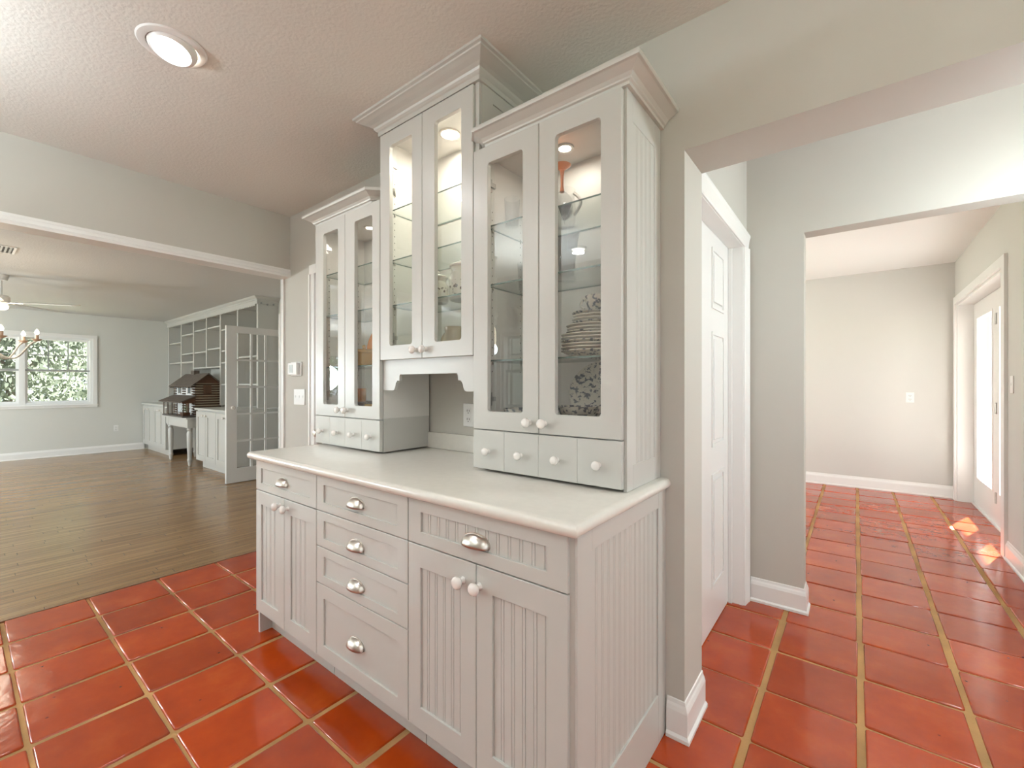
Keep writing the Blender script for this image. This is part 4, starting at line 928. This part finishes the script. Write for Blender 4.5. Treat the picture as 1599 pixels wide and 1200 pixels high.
for k in range(3):
    bm = lathe([(0, -0.004), (0.014, -0.004), (0.014, 0)], 10, axis='X', loc=(BK1 + 0.005, 2.74 + 0.085 * k, 2.415 - 0.012 * (k % 2))); obj('rosette', bm, 'muntin', bk)
# lower cabinets of the bookcase
def low_cab(label, x0, x1, nd):
    root = thing('bookcase_base_cabinet', label, 'cabinet', group='bookcase base cabinets')
    obj('body', bx(x0, x1, 2.325, YBW, 0.11, 0.868), 'white', root)
    obj('toe_kick', bx(x0 + 0.06, x1, 2.375, 2.39, 0, 0.1098), 'white', root)
    obj('top', bx(x0 - 0.012, x1 + (0 if x1 > -7 else 0.012), 2.285, YBW, 0.8685, 0.898, bevel=0.004), 'white', root)
    w = (x1 - x0) / nd
    for k in range(nd):
        a, b = x0 + k * w + 0.004, x0 + (k + 1) * w - 0.004
        d = obj('door', ring_frame(a, b, 0.115, 0.845, a + 0.07, b - 0.07, 0.115 + 0.08, 0.845 - 0.08, 2.303, 2.3245, r=0.001, n=1), 'white', root)
        obj('panel', bx(a + 0.07, b - 0.07, 2.314, 2.3245, 0.195, 0.765), 'white', d)
        link('knob', KN_BIG, d, ((b - 0.05 if k % 2 == 0 else a + 0.05), 2.303, 0.79))
    return root
low_cab('white bookcase base cabinet in the far corner left of the log cabin table', -10.88, -9.42, 4)
low_cab('white bookcase base cabinet between the log cabin table and the french door', -7.890, -6.700, 3)
# table under the cabin
tb = thing('side_table', 'white table with turned legs and scalloped apron carrying the log cabin', 'table', (0, 0, 0))
TX0, TX1, TY0, TY1, TZ = -9.14, -8.02, 2.215, 2.68, 0.735
obj('tabletop', bx(TX0, TX1, TY0, TY1, TZ - 0.022, TZ, bevel=0.004), 'white', tb)
LEG = [(0.018, 0.0), (0.022, 0.02), (0.026, 0.06), (0.034, 0.09), (0.026, 0.11), (0.028, 0.14), (0.037, 0.40), (0.039, 0.50), (0.028, 0.535), (0.040, 0.555), (0.034, 0.572), (0.034, 0.58)]
for x in (TX0 + 0.13, TX1 - 0.055):
    for y in (TY0 + 0.06, TY1 - 0.06):
        bm = lathe(LEG, 14, loc=(x, y, 0)); box(bm, x - 0.04, x + 0.04, y - 0.04, y + 0.04, 0.58, 0.7125); obj('leg', bm, 'white', tb, smooth=True)
def scallop_apron(a, b, fix, axis):
    n = max(3, int((b - a) / 0.07)); w = (b - a) / n; pts = [(a, 0.712), (a, 0.600)]
    for k in range(n):
        for q in range(1, 6): pts.append((a + w * k + w / 2 - w / 2 * math.cos(PI * q / 6), 0.600 - 0.022 * math.sin(PI * q / 6)))
        pts.append((a + w * (k + 1), 0.600))
    pts.append((b, 0.712))
    obj('apron', prism(pts, fix, fix + 0.016, 'XZ' if axis == 'x' else 'YZ'), 'white', tb)
scallop_apron(TX0 + 0.171, TX1 - 0.096, TY0 + 0.022, 'x'); scallop_apron(TX0 + 0.171, TX1 - 0.096, TY1 - 0.036, 'x')
scallop_apron(TY0 + 0.101, TY1 - 0.101, TX1 - 0.036, 'y')
obj('apron', bx(TX0 + 0.02, TX0 + 0.089, TY0 + 0.022, TY0 + 0.038, 0.60, 0.712), 'white', tb)

# log cabin dollhouse
cb = thing('log_cabin_dollhouse', 'dark brown toy log cabin with porch on the white table', 'dollhouse', (0, 0, TZ))
HX0, HX1, HY0, HY1 = -9.20, -8.20, 2.385, 2.72
WZ0, WZ1 = 0.025, 0.535
obj('deck', bx(HX0 - 0.0, HX1 + 0.03, 2.205, HY1, 0.0005, 0.024), 'deck', cb)
wl = obj('house_wall', bx(HX0, HX1, HY0, HY1, 0.0245, WZ1), 'chink', cb)
obj('front_wall', bx(HX0 + 0.02, HX1 - 0.02, HY0 - 0.004, HY0 - 0.0003, 0.0245, WZ1), 'chink_white', cb)
nl = 13; lh = (WZ1 - WZ0) / nl
LOGM = {}
for k in range(nl):
    z = WZ0 + lh * (k + 0.5)
    # gable end logs
    if 'g' not in LOGM:
        o = obj('log', tube([(HX1 + 0.003, HY0 - 0.03, 0), (HX1 + 0.003, HY1 + 0.02, 0)], lh * 0.34, 6), 'log', cb, (0, 0, z), smooth=True); LOGM['g'] = o.data
    else: link('log', LOGM['g'], cb, (0, 0, z))
    # front wall log ends at the corners and beside the windows
    for q, (a, b) in enumerate(((HX0 - 0.03, HX0 + 0.10), (HX0 + 0.42, HX0 + 0.56), (HX1 - 0.12, HX1 + 0.03))):
        key = 'f%d' % q
        if key not in LOGM:
            o = obj('log', tube([(a, HY0 - 0.006, 0), (b, HY0 - 0.006, 0)], lh * 0.34, 6), 'log', cb, (0, 0, z + lh * 0.1), smooth=True); LOGM[key] = o.data
        else: link('log', LOGM[key], cb, (0, 0, z + lh * 0.1))
zr = WZ1; yr = (HY0 + HY1) / 2; rz_ = zr + 0.145
obj('gable', prism([(HY0 - 0.005, zr), (HY1 + 0.005, zr), (yr, rz_)], HX0, HX1 + 0.006, 'YZ'), 'roofwood', cb)
for s in (-1, 1):
    ye = HY0 - 0.075 if s < 0 else HY1 + 0.075; sl = 0.145 / (yr - HY0); ze = zr - 0.070 * sl
    poly = [(yr, rz_ + 0.004), (yr, rz_ + 0.018), (ye, ze + 0.018), (ye, ze + 0.004)]
    rf = obj('roof', prism(poly, HX0 - 0.07, HX1 + 0.06, 'YZ'), 'roof', cb)
    for q in range(9 if s < 0 else 0): obj('rafter_end', bx(HX0 - 0.04 + q * 0.13, HX0 - 0.015 + q * 0.13, ye + 0.004, ye + 0.05, ze - 0.012, ze + 0.003), 'log', rf)
obj('chimney', bx(-9.02 + 0.12, -8.90 + 0.16, yr - 0.03, yr + 0.05, rz_ - 0.02, rz_ + 0.07), 'roof', cb)
for x in (HX0 + 0.20, HX0 + 0.68):
    f = obj('window', boxes([(x, x + 0.16, HY0 - 0.014, HY0 - 0.0045, 0.355, 0.495)]), 'chink_white', cb)
    obj('pane', boxes([(x + 0.05, x + 0.075, HY0 - 0.0155, HY0 - 0.014, 0.375, 0.48), (x + 0.085, x + 0.11, HY0 - 0.0155, HY0 - 0.014, 0.375, 0.48)]), 'winblue', f)
    obj('shutter', boxes([(x + 0.018, x + 0.042, HY0 - 0.017, HY0 - 0.014, 0.365, 0.488), (x + 0.118, x + 0.142, HY0 - 0.017, HY0 - 0.014, 0.365, 0.488)]), 'log', f)
gw = obj('window', boxes([(HX1 + 0.018, HX1 + 0.026, yr - 0.065, yr + 0.045, 0.37, 0.50)]), 'roofwood', cb)
obj('pane', boxes([(HX1 + 0.026, HX1 + 0.028, yr - 0.035, yr + 0.015, 0.39, 0.48)]), 'log', gw)
dw = obj('cabin_door', bx(HX0 + 0.60, HX0 + 0.72, HY0 - 0.016, HY0 - 0.0045, 0.025, 0.22), 'roofwood', cb)
PZ = 0.222
pr = obj('porch_roof', prism([(HY0 - 0.001, PZ + 0.105), (HY0 - 0.001, PZ + 0.122), (2.165, PZ + 0.022), (2.165, PZ + 0.006)], HX0 - 0.06, HX1 + 0.05, 'YZ'), 'roof', cb)
obj('porch_gable', prism([(HY0 - 0.002, PZ), (HY0 - 0.002, PZ + 0.102), (2.205, PZ + 0.018), (2.205, PZ)], HX1 + 0.006, HX1 + 0.024, 'YZ'), 'roofwood', cb)
for x in (HX0 + 0.02, HX0 + 0.24, HX0 + 0.46, HX0 + 0.72, HX1 + 0.014): obj('porch_post', tube([(x, 2.222, 0.0245), (x, 2.222, PZ + 0.012)], 0.008, 6), 'log', cb)
bm = boxes([(HX0 + 0.73, HX1 - 0.01, 2.212, 2.220, 0.075, 0.085), (HX0 + 0.73, HX1 - 0.01, 2.212, 2.220, 0.04, 0.048)]); obj('porch_rail', bm, 'log', cb)
fb = thing('planter_box', 'brown planter box with green toy plants on the cabin porch', 'planter', (HX1 - 0.13, 2.275, TZ + 0.0248))
obj('box', bx(-0.06, 0.10, -0.04, 0.05, 0, 0.05), 'roofwood', fb)
lf = bmesh.new(); rg = random.Random(5)
for k in range(60):
    c0 = Vector((rg.uniform(-.055, .095), rg.uniform(-.035, .045), rg.uniform(.05, .15))); d0 = Vector((rg.uniform(-1, 1), rg.uniform(-1, 1), rg.uniform(0, 1))).normalized() * 0.022; e0 = d0.orthogonal().normalized() * 0.007
    lf.faces.new([lf.verts.new(p) for p in (c0 - e0, c0 + d0 * 0.5 - e0 * .2, c0 + d0, c0 + e0)])
o = obj('leaves', lf, 'plant', fb); o['kind'] = 'stuff'

# ================================================================= OUTDOORS
struct(obj('ground_bounce', bx(1.06, 7.0, 0.5, 12, -0.3, -0.06), 'patio'), 'added slab bouncing sun in through the sunroom doors')  # unseen reflector added to throw sun up at the sunroom ceiling
struct(obj('ground', bx(-60, 40, -40, 40, -0.5, -0.3), 'ground'), 'lawn outside the house')
def tree(x, y, h, rad, seed, m, label, n=2600, low=0.25, ls=0.16):
    rg = random.Random(seed); root = thing('tree', label, 'tree', (x, y, -0.3), 0, 'garden trees')
    tr = bmesh.new(); tube([(0, 0, 0), (0.1, 0.05, h * 0.3), (-0.05, 0.1, h * 0.6), (0.1, 0, h * 0.9)], [0.22, 0.17, 0.11, 0.03], 8, tr)
    cl = []
    for k in range(9):
        a = rg.uniform(0, 2 * PI); rr = rad * rg.uniform(0.3, 0.85); zz = h * rg.uniform(low, 0.95)
        tube([(0, 0, min(h * 0.75, zz * 0.8)), (rr * 0.5 * math.cos(a), rr * 0.5 * math.sin(a), zz * 0.95), (rr * math.cos(a), rr * math.sin(a), zz)], [0.09, 0.06, 0.02], 6, tr); cl.append((rr * math.cos(a), rr * math.sin(a), zz))
    obj('trunk', tr, 'bark', root, smooth=True)
    bm = bmesh.new()
    for k in range(n):
        c0 = Vector(rg.choice(cl)) + Vector((rg.gauss(0, rad * .26), rg.gauss(0, rad * .26), rg.gauss(-0.1, h * .12)))
        if c0.z < 0.1: continue
        d0 = Vector((rg.gauss(0, .5), rg.gauss(0, .5), rg.gauss(-0.7, .5))).normalized() * ls * rg.uniform(.6, 1.5); e0 = Vector((rg.gauss(0, 1), rg.gauss(0, 1), rg.gauss(0, .4))).cross(d0).normalized() * ls * 0.22
        bm.faces.new([bm.verts.new(p) for p in (c0 - e0, c0 + d0 * .6 - e0 * .9, c0 + d0, c0 + d0 * .5 + e0, c0 + e0)])
    o = obj('foliage', bm, m, root); o['kind'] = 'stuff'
tree(-15.2, 0.9, 4.8, 1.7, 1, 'leaf2', 'moss-draped tree outside the right window sash', 15000, 0.08, 0.11)
tree(-16.6, -1.7, 5.0, 1.7, 2, 'leaf1', 'green tree outside the left part of the far window', 14000, 0.06, 0.11)
tree(-19.4, 2.9, 6.0, 2.1, 3, 'leaf3', 'dark green tree farther off beyond the far window', 12000, 0.03, 0.14)
tree(-22.0, -0.9, 5.4, 2.4, 6, 'leaf1', 'broad green tree in the distance beyond the far window', 12000, 0.03, 0.16)
tree(-14.5, -5.2, 4.6, 1.7, 4, 'leaf1', 'green tree outside the second far window', 5000, 0.15, 0.12)
tree(-4.6, -5.6, 4.2, 1.5, 5, 'leaf1', 'leafy tree outside the kitchen sink window', 2200, 0.12, 0.12)
tree(-1.0, -7.8, 4.6, 1.7, 8, 'leaf2', 'pale leafy tree farther off behind the kitchen', 5000, 0.15, 0.12)
